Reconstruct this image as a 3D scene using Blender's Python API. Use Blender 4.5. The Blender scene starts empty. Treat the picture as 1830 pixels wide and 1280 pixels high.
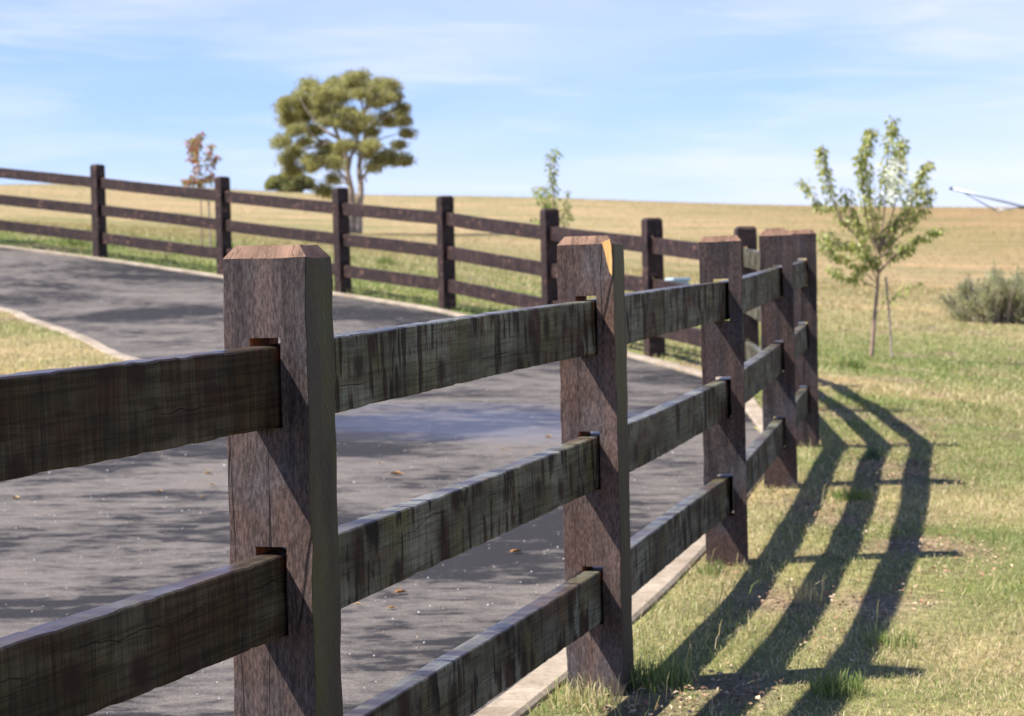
import bpy, bmesh, math, random
import numpy as np
from mathutils import Vector, Matrix, noise as mnoise
from mathutils.geometry import delaunay_2d_cdt

R = math.radians
sc = bpy.context.scene
col = sc.collection
random.seed(7)
rng = np.random.default_rng(11)

# ------------------------------------------------------------------ camera
EYE = 1.25
PITCH, ROLL, FPX = math.atan(120 / 3660), 0.022, 3660.0
Fv = Vector((0, math.cos(PITCH), -math.sin(PITCH)))
U0 = Vector((0, math.sin(PITCH), math.cos(PITCH)))
R0 = Vector((1, 0, 0))
Rv = R0 * math.cos(ROLL) - U0 * math.sin(ROLL)
Uv = U0 * math.cos(ROLL) + R0 * math.sin(ROLL)
cd = bpy.data.cameras.new("camera")
cam = bpy.data.objects.new("camera", cd)
col.objects.link(cam)
M = Matrix((Rv, Uv, -Fv)).transposed().to_4x4()
M.translation = (0, 0, EYE)
cam.matrix_world = M
cd.sensor_width = 36
cd.lens = 72
cd.clip_start = 0.05
cd.clip_end = 3000
cd.dof.use_dof = True
cd.dof.focus_distance = 4.0
cd.dof.aperture_fstop = 9.0
sc.camera = cam

# ------------------------------------------------------------------ light
LX, LY = 0.70, 0.20                       # horizontal travel of light per unit of fall
SUN_EL = math.atan2(1, math.hypot(LX, LY))
sd = bpy.data.lights.new("sun", 'SUN')
sd.energy = 5.0
sd.angle = R(0.7)
sd.color = (1.0, 0.955, 0.89)
sun = bpy.data.objects.new("sun", sd)
col.objects.link(sun)
ld = Vector((LX, LY, -1)).normalized()
sun.rotation_euler = ld.to_track_quat('-Z', 'Y').to_euler()
sun.location = (-30, -10, 40)

w = bpy.data.worlds.new("World")
sc.world = w
w.use_nodes = True
nt = w.node_tree
for n in list(nt.nodes):
    nt.nodes.remove(n)


def nd(t, typ, **kw):
    n = t.nodes.new(typ)
    for k, v in kw.items():
        setattr(n, k, v)
    return n


wo = nd(nt, 'ShaderNodeOutputWorld')
bg = nd(nt, 'ShaderNodeBackground')
sky = nd(nt, 'ShaderNodeTexSky', sky_type='NISHITA')
sky.sun_disc = False
sky.sun_elevation = SUN_EL
sky.sun_rotation = math.atan2(-LX, -LY)
sky.air_density = 1.0
sky.dust_density = 0.25
sky.ozone_density = 2.0
bg.inputs['Strength'].default_value = 0.082
tc = nd(nt, 'ShaderNodeTexCoord')
sx = nd(nt, 'ShaderNodeSeparateXYZ')
nt.links.new(tc.outputs['Generated'], sx.inputs[0])


def wm(op, a, b=None, c=None, clamp=False):
    n = nd(nt, 'ShaderNodeMath', operation=op)
    n.use_clamp = clamp
    for i, v in enumerate((a, b, c)):
        if v is None:
            continue
        if isinstance(v, (int, float)):
            n.inputs[i].default_value = v
        else:
            nt.links.new(v, n.inputs[i])
    return n.outputs[0]


az = wm('ARCTAN2', sx.outputs[0], sx.outputs[1])
el = sx.outputs[2]
cv = nd(nt, 'ShaderNodeCombineXYZ')
nt.links.new(wm('ADD', wm('MULTIPLY', az, 7.0), wm('MULTIPLY', el, 10.0)), cv.inputs[0])
nt.links.new(wm('MULTIPLY', el, 55.0), cv.inputs[1])
n1 = nd(nt, 'ShaderNodeTexNoise')
n1.inputs['Scale'].default_value = 1.0
n1.inputs['Detail'].default_value = 7
n1.inputs['Roughness'].default_value = 0.55
n1.inputs['Distortion'].default_value = 0.5
nt.links.new(cv.outputs[0], n1.inputs['Vector'])
cv2 = nd(nt, 'ShaderNodeCombineXYZ')
nt.links.new(wm('ADD', wm('MULTIPLY', az, 3.0), 4.3), cv2.inputs[0])
nt.links.new(wm('MULTIPLY', el, 14.0), cv2.inputs[1])
n2 = nd(nt, 'ShaderNodeTexNoise')
n2.inputs['Scale'].default_value = 1.0
n2.inputs['Detail'].default_value = 4
nt.links.new(cv2.outputs[0], n2.inputs['Vector'])
# veil: thick towards the right and overhead, thin at left
veil = wm('ADD', wm('MULTIPLY', az, 1.2), 0.34)
veil = wm('ADD', veil, wm('MULTIPLY', wm('SUBTRACT', n2.outputs[0], 0.5), 2.6))
veil = wm('ADD', veil, wm('MULTIPLY', wm('SUBTRACT', el, 0.10), 5.0, clamp=True))
veil = wm('ADD', veil, 0.0, clamp=True)
wisp = wm('MULTIPLY', wm('SUBTRACT', n1.outputs[0], 0.50), 3.6, clamp=True)
msk = wm('ADD', wm('MULTIPLY', veil, 0.50), wm('MULTIPLY', wisp, 0.42), clamp=True)
msk = wm('MULTIPLY', msk, wm('MULTIPLY', el, 45.0, clamp=True))
tint = nd(nt, 'ShaderNodeMix', data_type='RGBA', blend_type='MULTIPLY')
tint.inputs[0].default_value = 1.0
nt.links.new(sky.outputs[0], tint.inputs[6])
tint.inputs[7].default_value = (0.71, 0.775, 1.16, 1)
msk = wm('MULTIPLY', msk, wm('SUBTRACT', 1.5, wm('MULTIPLY', el, 3.0), clamp=True))
cm = nd(nt, 'ShaderNodeMix', data_type='RGBA')
nt.links.new(msk, cm.inputs[0])
nt.links.new(tint.outputs[2], cm.inputs[6])
cm.inputs[7].default_value = (6.1, 6.0, 7.9, 1)
nt.links.new(cm.outputs[2], bg.inputs['Color'])
nt.links.new(bg.outputs[0], wo.inputs[0])

sc.view_settings.view_transform = 'Standard'
sc.view_settings.look = 'None'
sc.view_settings.gamma = 1
sc.view_settings.exposure = 1.1
sc.view_settings.use_curve_mapping = False
sc.cycles.max_bounces = 6
sc.cycles.transparent_max_bounces = 4

# ------------------------------------------------------------------ projection helpers


def at(px, py, Y):
    """point on the photograph's ray (px, py) that is Y metres ahead"""
    d = Fv + Rv * ((px - 915) / FPX) - Uv * ((py - 640) / FPX)
    d = d * (Y / d.y)
    return Vector((d.x, d.y, d.z + EYE))


# ------------------------------------------------------------------ terrain (thin plate spline)
# posts of the fence: (pixel x, pixel y of the face top, metres ahead)
NEAR = [(468, 462, 3.81), (1045, 437, 5.886), (1283, 432, 8.157), (1384, 421, 10.5), (1433, 418, 12.5)]
FAR = [(1385, 414, 14.95), (1332, 410, 17.3), (1165, 394, 19.5), (982, 377, 21.7), (795, 354, 23.9),
       (608, 339, 25.8), (397, 319, 27.6), (174, 297, 29.3)]
PH = 1.30
tops = [at(*p) for p in NEAR + FAR]
p1 = tops[0]
d0 = Vector((math.sin(R(20.3)), math.cos(R(20.3)), 0.0))
pz0 = p1 + (-d0 * 2.4) + Vector((0, 0, -0.045))
tA1 = Vector((-8.15, 30.75, tops[-1].z + 0.33))
tA2 = Vector((-10.45, 31.8, tA1.z + 0.33))
tops = [pz0] + tops + [tA1, tA2]
ctl = [(t.x, t.y, t.z - PH) for t in tops]
rel = [(2.5, 4, -1.24), (4, 8, -1.2), (3.2, 12.5, -1.06), (4, 17, -.98), (4.6, 26, -.95), (8, 32, -.8), (10, 20, -1.1),
       (45, 180, 6.35), (0, 180, 8.0), (-45, 180, 10.1), (22, 180, 7.0), (-22, 180, 9.3),
       (25, 95, 1.9), (2, 90, 2.2), (-22, 90, 3.5), (-8.6, 110, 3.3), (10, 55, .1), (-3, 45, .95), (-14, 50, 2.1),
       (-3.82, 20, -.53), (-5.9, 24, -.05), (-3.1, 16.8, -.7), (-8, 15, -.6), (-2, 10, -1.02), (-6, 8, -1.0),
       (-8, 0, -1.2), (3, 0, -1.3), (0, -10, -1.35), (-15, 31, 1.15), (-20, 10, -.4), (-10, 38, 1.45),
       (15, 10, -1.2), (30, 30, -.7), (-30, -20, -1.2), (30, -20, -1.4), (0, 230, 7.0), (-90, 230, 8), (90, 230, 4),
       (-120, 120, 5), (120, 120, 2), (-90, 0, -.5), (90, 0, -1.5), (0, 400, -6), (-300, 400, -6), (300, 400, -8)]
ctl += [(a, b, c + EYE) for a, b, c in rel]
ctl = np.array(ctl)


def tps_k(r2):
    return 0.5 * r2 * np.log(r2 + 1e-9)


nC = len(ctl)
dd = ((ctl[:, None, :2] - ctl[None, :, :2]) ** 2).sum(-1)
A_ = np.zeros((nC + 3, nC + 3))
A_[:nC, :nC] = tps_k(dd) + np.eye(nC) * 0.15
A_[:nC, nC] = 1
A_[:nC, nC + 1:] = ctl[:, :2]
A_[nC:, :nC] = A_[:nC, nC:].T
W_ = np.linalg.solve(A_, np.concatenate([ctl[:, 2], np.zeros(3)]))


def T(x, y):
    x = np.asarray(x, float)
    y = np.asarray(y, float)
    sh = x.shape
    xf, yf = x.ravel(), y.ravel()
    out = np.empty(xf.size)
    for i in range(0, xf.size, 60000):
        a, b = xf[i:i + 60000], yf[i:i + 60000]
        k = tps_k((a[:, None] - ctl[None, :, 0]) ** 2 + (b[:, None] - ctl[None, :, 1]) ** 2)
        out[i:i + 60000] = k @ W_[:nC] + W_[nC] + W_[nC + 1] * a + W_[nC + 2] * b
    out = out + .16 * np.clip((yf - 100) / 60, 0, 1) * np.sin(xf * .11 + 1.3 * np.sin(xf * .05 + 1))
    return out.reshape(sh)


def T1(x, y):
    return float(T(np.array([x]), np.array([y]))[0])


def hit(px, py, y0=3.0, y1=200.0):
    """where the photograph's ray meets the ground"""
    lo = None
    ys = np.geomspace(y0, y1, 400)
    P = [at(px, py, float(v)) for v in ys]
    zs = T(np.array([p.x for p in P]), np.array([p.y for p in P]))
    for p, z in zip(P, zs):
        if p.z <= z:
            return Vector((p.x, p.y, float(z)))
    return Vector((P[-1].x, P[-1].y, float(zs[-1])))


# value noise in numpy
def vnoise(x, y, seed=0):
    xi = np.floor(x).astype(np.int64)
    yi = np.floor(y).astype(np.int64)
    fx, fy = x - xi, y - yi
    fx = fx * fx * (3 - 2 * fx)
    fy = fy * fy * (3 - 2 * fy)

    def h(a, b):
        n = (a * 374761393 + b * 668265263 + seed * 1442695041) & 0x7fffffff
        n = (n ^ (n >> 13)) * 1274126177 & 0x7fffffff
        return ((n ^ (n >> 16)) & 0xffff) / 65535.0
    return (h(xi, yi) * (1 - fx) + h(xi + 1, yi) * fx) * (1 - fy) + (h(xi, yi + 1) * (1 - fx) + h(xi + 1, yi + 1) * fx) * fy


def fbm(x, y, seed=0, o=3):
    s, a, t = 0, 1.0, 0
    for i in range(o):
        s = s + a * vnoise(x * 2 ** i, y * 2 ** i, seed + i)
        t += a
        a *= .5
    return s / t


# ------------------------------------------------------------------ object helpers


def tag(o, label=None, cat=None, group=None, kind=None):
    if label:
        o['label'] = label
    if cat:
        o['category'] = cat
    if group:
        o['group'] = group
    if kind:
        o['kind'] = kind
    return o


def empty(name, loc, rz=0.0):
    o = bpy.data.objects.new(name, None)
    o.empty_display_size = 0.2
    o.location = loc
    o.rotation_euler.z = rz
    col.objects.link(o)
    return o


def link(name, me, mats, parent=None, loc=None, rot=None, smooth=False):
    o = bpy.data.objects.new(name, me)
    for m in (mats if isinstance(mats, (list, tuple)) else [mats]):
        me.materials.append(m)
    if smooth:
        me.polygons.foreach_set('use_smooth', [True] * len(me.polygons))
    if parent is not None:
        o.parent = parent
    if loc is not None:
        o.location = loc
    if rot is not None:
        o.rotation_euler = rot
    col.objects.link(o)
    return o


def np_mesh(name, V, faces_flat, loops_per_face, colors=None):
    """V (n,3); faces_flat ints; constant or array loops_per_face"""
    me = bpy.data.meshes.new(name)
    me.vertices.add(len(V))
    me.vertices.foreach_set('co', np.ascontiguousarray(V, dtype=np.float32).ravel())
    lp = np.asarray(loops_per_face)
    me.loops.add(len(faces_flat))
    me.loops.foreach_set('vertex_index', np.asarray(faces_flat, dtype=np.int32))
    st = np.concatenate([[0], np.cumsum(lp)[:-1]]).astype(np.int32)
    me.polygons.add(len(lp))
    me.polygons.foreach_set('loop_start', st)
    me.polygons.foreach_set('loop_total', lp.astype(np.int32))
    me.update(calc_edges=True)
    if colors is not None:
        ca = me.color_attributes.new('tone', 'FLOAT_COLOR', 'POINT')
        c4 = np.ones((len(V), 4), dtype=np.float32)
        c4[:, :colors.shape[1]] = colors
        ca.data.foreach_set('color', c4.ravel())
    me.validate()
    me.shade_flat()
    return me


# ------------------------------------------------------------------ material helpers


class Mat:
    def __init__(s, name, rough=0.8, spec=0.3):
        s.m = bpy.data.materials.new(name)
        s.m.use_nodes = True
        s.t = s.m.node_tree
        s.b = s.t.nodes['Principled BSDF']
        s.b.inputs['Roughness'].default_value = rough
        s.b.inputs['Specular IOR Level'].default_value = spec
        s.out = s.t.nodes['Material Output']
        s.tc = nd(s.t, 'ShaderNodeTexCoord')

    def ln(s, a, b):
        s.t.links.new(a, b)

    def put(s, sock, v):
        if isinstance(v, bpy.types.NodeSocket):
            s.ln(v, sock)
        else:
            sock.default_value = v

    def math(s, op, a, b=None, c=None, clamp=False):
        n = nd(s.t, 'ShaderNodeMath', operation=op)
        n.use_clamp = clamp
        for i, v in enumerate((a, b, c)):
            if v is not None:
                s.put(n.inputs[i], v)
        return n.outputs[0]

    def mapv(s, scale=(1, 1, 1), vec=None, rand=True, rot=(0, 0, 0)):
        mp = nd(s.t, 'ShaderNodeMapping')
        mp.inputs['Scale'].default_value = scale
        mp.inputs['Rotation'].default_value = rot
        s.ln(vec or s.tc.outputs['Object'], mp.inputs['Vector'])
        if rand:
            oi = nd(s.t, 'ShaderNodeObjectInfo')
            cx = nd(s.t, 'ShaderNodeCombineXYZ')
            s.ln(s.math('MULTIPLY', oi.outputs['Random'], 37.0), cx.inputs[0])
            s.ln(s.math('MULTIPLY', oi.outputs['Random'], 91.0), cx.inputs[2])
            s.ln(cx.outputs[0], mp.inputs['Location'])
        return mp.outputs[0]

    def noise(s, vec, scale=1.0, detail=4, rough=0.55, dist=0.0):
        n = nd(s.t, 'ShaderNodeTexNoise')
        n.inputs['Scale'].default_value = scale
        n.inputs['Detail'].default_value = detail
        n.inputs['Roughness'].default_value = rough
        n.inputs['Distortion'].default_value = dist
        s.ln(vec, n.inputs['Vector'])
        return n.outputs[0]

    def ramp(s, fac, stops):
        n = nd(s.t, 'ShaderNodeValToRGB')
        s.ln(fac, n.inputs[0])
        e = n.color_ramp.elements
        while len(e) < len(stops):
            e.new(0.5)
        for i, (p, c) in enumerate(stops):
            e[i].position = p
            e[i].color = (c[0], c[1], c[2], 1) if isinstance(c, (tuple, list)) else (c, c, c, 1)
        return n.outputs[0]

    def mix(s, f, a, b, blend='MIX'):
        n = nd(s.t, 'ShaderNodeMix', data_type='RGBA', blend_type=blend)
        s.put(n.inputs[0], f)
        for i, v in ((6, a), (7, b)):
            if isinstance(v, tuple):
                n.inputs[i].default_value = (v[0], v[1], v[2], 1)
            else:
                s.ln(v, n.inputs[i])
        return n.outputs[2]

    def bump(s, h, strength=0.5, dist=0.002, nrm=None):
        n = nd(s.t, 'ShaderNodeBump')
        n.inputs['Strength'].default_value = strength
        n.inputs['Distance'].default_value = dist
        s.ln(h, n.inputs['Height'])
        if nrm:
            s.ln(nrm, n.inputs['Normal'])
        return n.outputs[0]

    def base(s, c):
        s.put(s.b.inputs['Base Color'], c if not isinstance(c, tuple) else (*c, 1))


def stained_post(name, dim=1.0):
    k = Mat(name, 0.6, 0.35)
    # grain along z
    g = k.noise(k.mapv((22, 22, 1.3)), 1, 6, .62, .6)
    fine = k.noise(k.mapv((230, 230, 60)), 1, 4, .65)
    big = k.noise(k.mapv((7, 7, 2.6)), 1, 3, .5)
    base = k.ramp(g, [(.34, (.045 * dim, .031 * dim, .030 * dim)), (.50, (.104 * dim, .078 * dim, .071 * dim)), (.66, (.19 * dim, .125 * dim, .105 * dim))])
    red = k.ramp(big, [(.45, 0.0), (.68, 0.85)])
    base = k.mix(red, base, (.145 * dim, .084 * dim, .062 * dim))
    grey = k.ramp(k.noise(k.mapv((5, 5, 3.3), rot=(0, 0, 1)), 1, 3), [(.5, 0.0), (.7, .7)])
    base = k.mix(grey, base, (.125 * dim, .118 * dim, .128 * dim))
    # saw marks, slanted
    sx_ = nd(k.t, 'ShaderNodeSeparateXYZ')
    k.ln(k.tc.outputs['Object'], sx_.inputs[0])
    s_ = k.math('ADD', sx_.outputs[2], k.math('MULTIPLY', sx_.outputs[0], -0.30))
    s_ = k.math('ADD', s_, k.math('MULTIPLY', sx_.outputs[1], 1.25))
    s_ = k.math('ADD', s_, k.math('MULTIPLY', g, 0.010))
    cxy = nd(k.t, 'ShaderNodeCombineXYZ')
    k.ln(s_, cxy.inputs[0])
    saw = k.noise(cxy.outputs[0], 620, 2, .5)
    sawc = k.ramp(saw, [(.38, 0.6), (.62, 1.25)])
    sawm = k.ramp(k.noise(k.mapv((6, 6, 4)), 1, 2), [(.42, .25), (.62, .9)])
    base = k.mix(sawm, base, k.mix(1.0, base, sawc, 'MULTIPLY'))
    # fine speckle of unfilled grain
    sp = k.ramp(fine, [(.38, .45), (.5, 1.0), (.62, 1.7)])
    oi_ = nd(k.t, 'ShaderNodeObjectInfo')
    base = k.mix(1.0, base, k.ramp(oi_.outputs['Random'], [(0, (.78, .80, .82)), (.5, (1, 1, 1)), (1, (1.15, 1.10, 1.05))]), 'MULTIPLY')
    base = k.mix(.75, base, k.mix(1.0, base, sp, 'MULTIPLY'))
    # drying cracks
    ck = nd(k.t, 'ShaderNodeTexVoronoi', feature='DISTANCE_TO_EDGE')
    k.ln(k.mapv((15, 15, .5)), ck.inputs['Vector'])
    ck.inputs['Scale'].default_value = 1
    crack = k.ramp(ck.outputs['Distance'], [(.0, 0.0), (.012, 1.0)])
    cmask = k.ramp(k.noise(k.mapv((9, 9, 2.2)), 1, 2), [(.5, 1.0), (.58, 0.0)])
    crack = k.math('MAXIMUM', crack, cmask)
    base = k.mix(crack, (.012, .009, .009), base)
    # knots
    kv = nd(k.t, 'ShaderNodeTexVoronoi', feature='F1')
    k.ln(k.mapv((4.5, 4.5, 2.4)), kv.inputs['Vector'])
    kv.inputs['Scale'].default_value = 1
    kn = k.ramp(kv.outputs['Distance'], [(.05, 1.0), (.10, 0.0)])
    base = k.mix(kn, base, (.045 * dim, .028 * dim, .026 * dim))
    # thin algae film on the outward face
    nx_ = nd(k.t, 'ShaderNodeSeparateXYZ')
    k.ln(k.tc.outputs['Normal'], nx_.inputs[0])
    alg = k.ramp(nx_.outputs[0], [(.4, 0.0), (.6, 1.0)])
    alg = k.math('MULTIPLY', alg, k.ramp(k.noise(k.mapv((14, 14, 1.2)), 1, 4), [(.4, .7), (.62, 1.0)]))
    base = k.mix(alg, base, k.mix(1.0, k.mix(k.ramp(k.noise(k.mapv((9, 9, 2)), 1, 3), [(.42, 0.0), (.6, 1.0)]), (.034, .028, .018), (.062, .060, .020)), k.ramp(k.noise(cxy.outputs[0], 210, 3, .6), [(.38, .35), (.62, 1.6)]), 'MULTIPLY'))
    k.base(base)
    h = k.math('ADD', k.math('MULTIPLY', saw, .3), k.math('MULTIPLY', fine, .8))
    h = k.math('ADD', h, k.math('MULTIPLY', crack, 1.2))
    k.put(k.b.inputs['Normal'], k.bump(h, .75, .0018))
    k.put(k.b.inputs['Roughness'], k.ramp(g, [(.3, .55), (.7, .75)]))
    k.b.inputs['Specular IOR Level'].default_value = .18
    return k.m


def stained_rail(name, green=1.0, dim=1.0, brown=0.0, streak=1.0):
    """rails: saw marks and stains run across the board"""
    k = Mat(name, 0.5, 0.4)
    big = k.noise(k.mapv((2.4, 6, 7)), 1, 4, .55)
    base = k.ramp(big, [(.38, (.038 * dim, .034 * dim, .026 * dim)), (.5, (.062 * dim, .059 * dim, .047 * dim)), (.62, (.100 * dim, .099 * dim, .084 * dim))])
    ol = k.ramp(k.noise(k.mapv((6, 4, 4)), 1, 4, .6), [(.5, 0.0), (.64, .7 * green)])
    base = k.mix(ol, base, (.066 * dim, .058 * dim, .022 * dim))
    br = k.ramp(k.noise(k.mapv((3.6, 5, 10), rot=(0, .4, 0)), 1, 4, .6), [(.54 - .1 * brown, 0.0), (.68, .75)])
    base = k.mix(br, base, (.050 * dim, .026 * dim, .018 * dim))
    def flat_xz(scale):
        q = nd(k.t, 'ShaderNodeSeparateXYZ')
        k.ln(k.mapv(scale), q.inputs[0])
        cc = nd(k.t, 'ShaderNodeCombineXYZ')
        k.ln(k.math('ADD', q.outputs[0], k.math('MULTIPLY', q.outputs[2], .12)), cc.inputs[0])
        k.ln(q.outputs[2], cc.inputs[1])
        return cc.outputs[0]
    # dark stains, taller than wide, with fairly hard edges
    lim = k.noise(k.mapv((1.6, 3, 9)), 1, 3, .5)
    st = k.noise(k.mapv((25, 5, 4.2)), 1, 4, .55, .8)
    st = k.math('ADD', st, k.math('MULTIPLY', k.math('SUBTRACT', lim, .5), .55))
    stm = k.ramp(st, [(.585, 0.0), (.62, .95), (.8, 1.0)])
    stc = k.ramp(k.noise(k.mapv((14, 5, 5)), 1, 2), [(.42, (.012, .009, .008)), (.58, (.040, .020, .014))])
    base = k.mix(k.math('MULTIPLY', stm, .88 * streak), base, stc)
    # separate streaky knots and drips
    for (sa, sb, thr) in ((9.5, 4.4, .62), (27, 6.5, .70)):
        vv = nd(k.t, 'ShaderNodeTexVoronoi', feature='F1', voronoi_dimensions='2D')
        k.ln(flat_xz((sa, 6, sb)), vv.inputs['Vector'])
        vv.inputs['Scale'].default_value = 1
        sv = nd(k.t, 'ShaderNodeSeparateColor')
        k.ln(vv.outputs['Color'], sv.inputs[0])
        dn_ = k.math('ADD', vv.outputs['Distance'], k.math('MULTIPLY', k.math('SUBTRACT', k.noise(k.mapv((60, 8, 14)), 1, 4, .6), .5), .55))
        vm = k.math('MULTIPLY', k.ramp(dn_, [(.20, 1.0), (.44, 0.0)]), k.math('GREATER_THAN', sv.outputs[0], thr))
        base = k.mix(k.math('MULTIPLY', vm, .9 * streak), base, stc)
    base = k.mix(1.0, base, (1.10, .88, .70) if brown else (.98, .98, .86), 'MULTIPLY')
    # fine cross-board saw hairs
    sw = k.noise(k.mapv((520, 30, 9)), 1, 3, .6)
    base = k.mix(.7, base, k.mix(1.0, base, k.ramp(sw, [(.36, .40), (.62, 1.45)]), 'MULTIPLY'))
    sw2 = k.noise(k.mapv((120, 10, 5)), 1, 4, .65)
    base = k.mix(.45, base, k.mix(1.0, base, k.ramp(sw2, [(.36, .6), (.64, 1.35)]), 'MULTIPLY'))
    # growth lines that wander lengthways
    gr = k.noise(k.mapv((2.2, 30, 75)), 1, 5, .62, 1.6)
    base = k.mix(.62, base, k.mix(1.0, base, k.ramp(gr, [(.42, .40 if brown else .5), (.52, 1.1)]), 'MULTIPLY'))
    # a wandering drying check along the board
    so = nd(k.t, 'ShaderNodeSeparateXYZ')
    k.ln(k.tc.outputs['Object'], so.inputs[0])
    oi = nd(k.t, 'ShaderNodeObjectInfo')
    wav = k.noise(k.mapv((3.0, .01, .01)), 1, 6, .6)
    zc = k.math('ADD', k.math('MULTIPLY', k.math('SUBTRACT', wav, .5), .11), k.math('MULTIPLY', k.math('SUBTRACT', oi.outputs['Random'], .5), .06))
    dz_ = k.math('ABSOLUTE', k.math('SUBTRACT', so.outputs[2], zc))
    crack = k.ramp(k.math('MULTIPLY', dz_, 100), [(.04, 0.0), (.13, 1.0)])
    crack = k.math('MAXIMUM', crack, k.ramp(k.noise(k.mapv((2.4, .01, .01)), 1, 2), [(.47, 1.0), (.52, 0.0)]))
    base = k.mix(crack, (.008, .006, .005), base)
    # knots with a dark halo
    kv = nd(k.t, 'ShaderNodeTexVoronoi', feature='F1', voronoi_dimensions='2D')
    k.ln(flat_xz((4.6, 5, 4.2)), kv.inputs['Vector'])
    kv.inputs['Scale'].default_value = 1
    kn = k.ramp(k.math('ADD', kv.outputs['Distance'], k.math('MULTIPLY', k.math('SUBTRACT', sw2, .5), .12)), [(.07, 1.0), (.17, 0.0)])
    base = k.mix(k.math('MULTIPLY', kn, .9), base, (.026, .014, .010))
    k.base(base)
    h = k.math('ADD', k.math('MULTIPLY', sw, .6), k.math('MULTIPLY', crack, 1.2))
    h = k.math('ADD', h, k.math('MULTIPLY', sw2, .6))
    k.put(k.b.inputs['Normal'], k.bump(h, .6, .0012))
    nz_ = nd(k.t, 'ShaderNodeSeparateXYZ')
    k.ln(k.tc.outputs['Normal'], nz_.inputs[0])
    top = k.ramp(nz_.outputs[2], [(.5, 0.0), (.8, 1.0)])
    rg = k.ramp(k.noise(k.mapv((8, 8, 8)), 1, 4), [(.35, .30), (.65, .48)])
    k.put(k.b.inputs['Roughness'], k.math('SUBTRACT', .78, k.math('MULTIPLY', top, k.math('SUBTRACT', .78, rg))))
    k.put(k.b.inputs['Specular IOR Level'], k.math('ADD', .10, k.math('MULTIPLY', top, .45)))
    return k.m


def far_wood(name):
    """far run: brown stain with paler knocks where the bark was missed"""
    k = Mat(name, .62, .3)
    g = k.noise(k.mapv((9, 22, 22)), 1, 4)
    base = k.ramp(g, [(.35, (.019, .011, .009)), (.65, (.042, .023, .018))])
    v = nd(k.t, 'ShaderNodeTexVoronoi', feature='F1')
    k.ln(k.mapv((6, 12, 13)), v.inputs['Vector'])
    v.inputs['Scale'].default_value = 1
    sp = k.math('MULTIPLY', k.ramp(v.outputs['Distance'], [(.16, 1.0), (.36, 0.0)]),
                k.ramp(k.noise(k.mapv((3, 3, 3)), 1, 2), [(.42, 0.0), (.6, 1.0)]))
    base = k.mix(k.math('MULTIPLY', sp, .6), base, (.17, .09, .062))
    st = k.ramp(k.noise(k.mapv((14, 14, 6)), 1, 4), [(.55, 0.0), (.7, .6)])
    base = k.mix(st, base, (.085, .050, .038))
    k.base(base)
    k.put(k.b.inputs['Normal'], k.bump(g, .5, .004))
    return k.m


def raw_wood(name, c1, c2, scale=(60, 60, 5), cracks=True):
    k = Mat(name, .75, .2)
    n = k.noise(k.mapv(scale), 1, 5, .65, .5)
    base = k.ramp(n, [(.32, c1), (.66, c2)])
    if cracks:
        cn = k.noise(k.mapv((34, 3.5, 3.5)), 1, 4, .6, .5)
        cd_ = k.math('ABSOLUTE', k.math('SUBTRACT', cn, .5))
        cr = k.ramp(cd_, [(.0, .22), (.012, 1.0)])
        base = k.mix(1.0, base, cr, 'MULTIPLY')
    k.base(base)
    k.put(k.b.inputs['Normal'], k.bump(n, .6, .002))
    return k.m


def simple(name, c, rough=.7, spec=.3, var=.25, scale=20, metal=0.0):
    k = Mat(name, rough, spec)
    n = k.noise(k.mapv((scale,) * 3), 1, 4)
    c1 = tuple(v * (1 - var) for v in c)
    c2 = tuple(min(1, v * (1 + var)) for v in c)
    k.base(k.ramp(n, [(.3, c1), (.7, c2)]))
    k.b.inputs['Metallic'].default_value = metal
    k.put(k.b.inputs['Normal'], k.bump(n, .3, .003))
    return k.m


def leaf_mat(name, rough=.55, trans=.35, spec=.25):
    """colour from the mesh's own 'tone' attribute, light passes through"""
    k = Mat(name, rough, spec)
    a = nd(k.t, 'ShaderNodeVertexColor', layer_name='tone')
    k.ln(a.outputs[0], k.b.inputs['Base Color'])
    tr = nd(k.t, 'ShaderNodeBsdfTranslucent')
    k.ln(k.mix(1.0, a.outputs[0], (1.15, 1.2, .7), 'MULTIPLY'), tr.inputs[0])
    mx = nd(k.t, 'ShaderNodeMixShader')
    mx.inputs[0].default_value = trans
    k.ln(k.b.outputs[0], mx.inputs[1])
    k.ln(tr.outputs[0], mx.inputs[2])
    k.ln(mx.outputs[0], k.out.inputs[0])
    return k.m


M_post = stained_post('stained_post_wood', .62)
M_rail = stained_rail('stained_rail_wood', .8, 1.75)
M_rail_shade = stained_rail('brown_shaded_rail_wood', .6, .80, .8, .45)  # first bay gets no sun: its shade is painted in as darker brown
M_far = far_wood('brown_stained_wood')
M_end = raw_wood('weathered_end_grain', (.11, .062, .040), (.25, .145, .092), (40, 12, 12))
M_slot = raw_wood('raw_mortise_wood', (.20, .06, .02), (.50, .16, .05), (30, 30, 9), False)
M_split = raw_wood('fresh_split_wood', (.62, .33, .10), (.85, .52, .20), (140, 140, 6), False)

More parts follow.
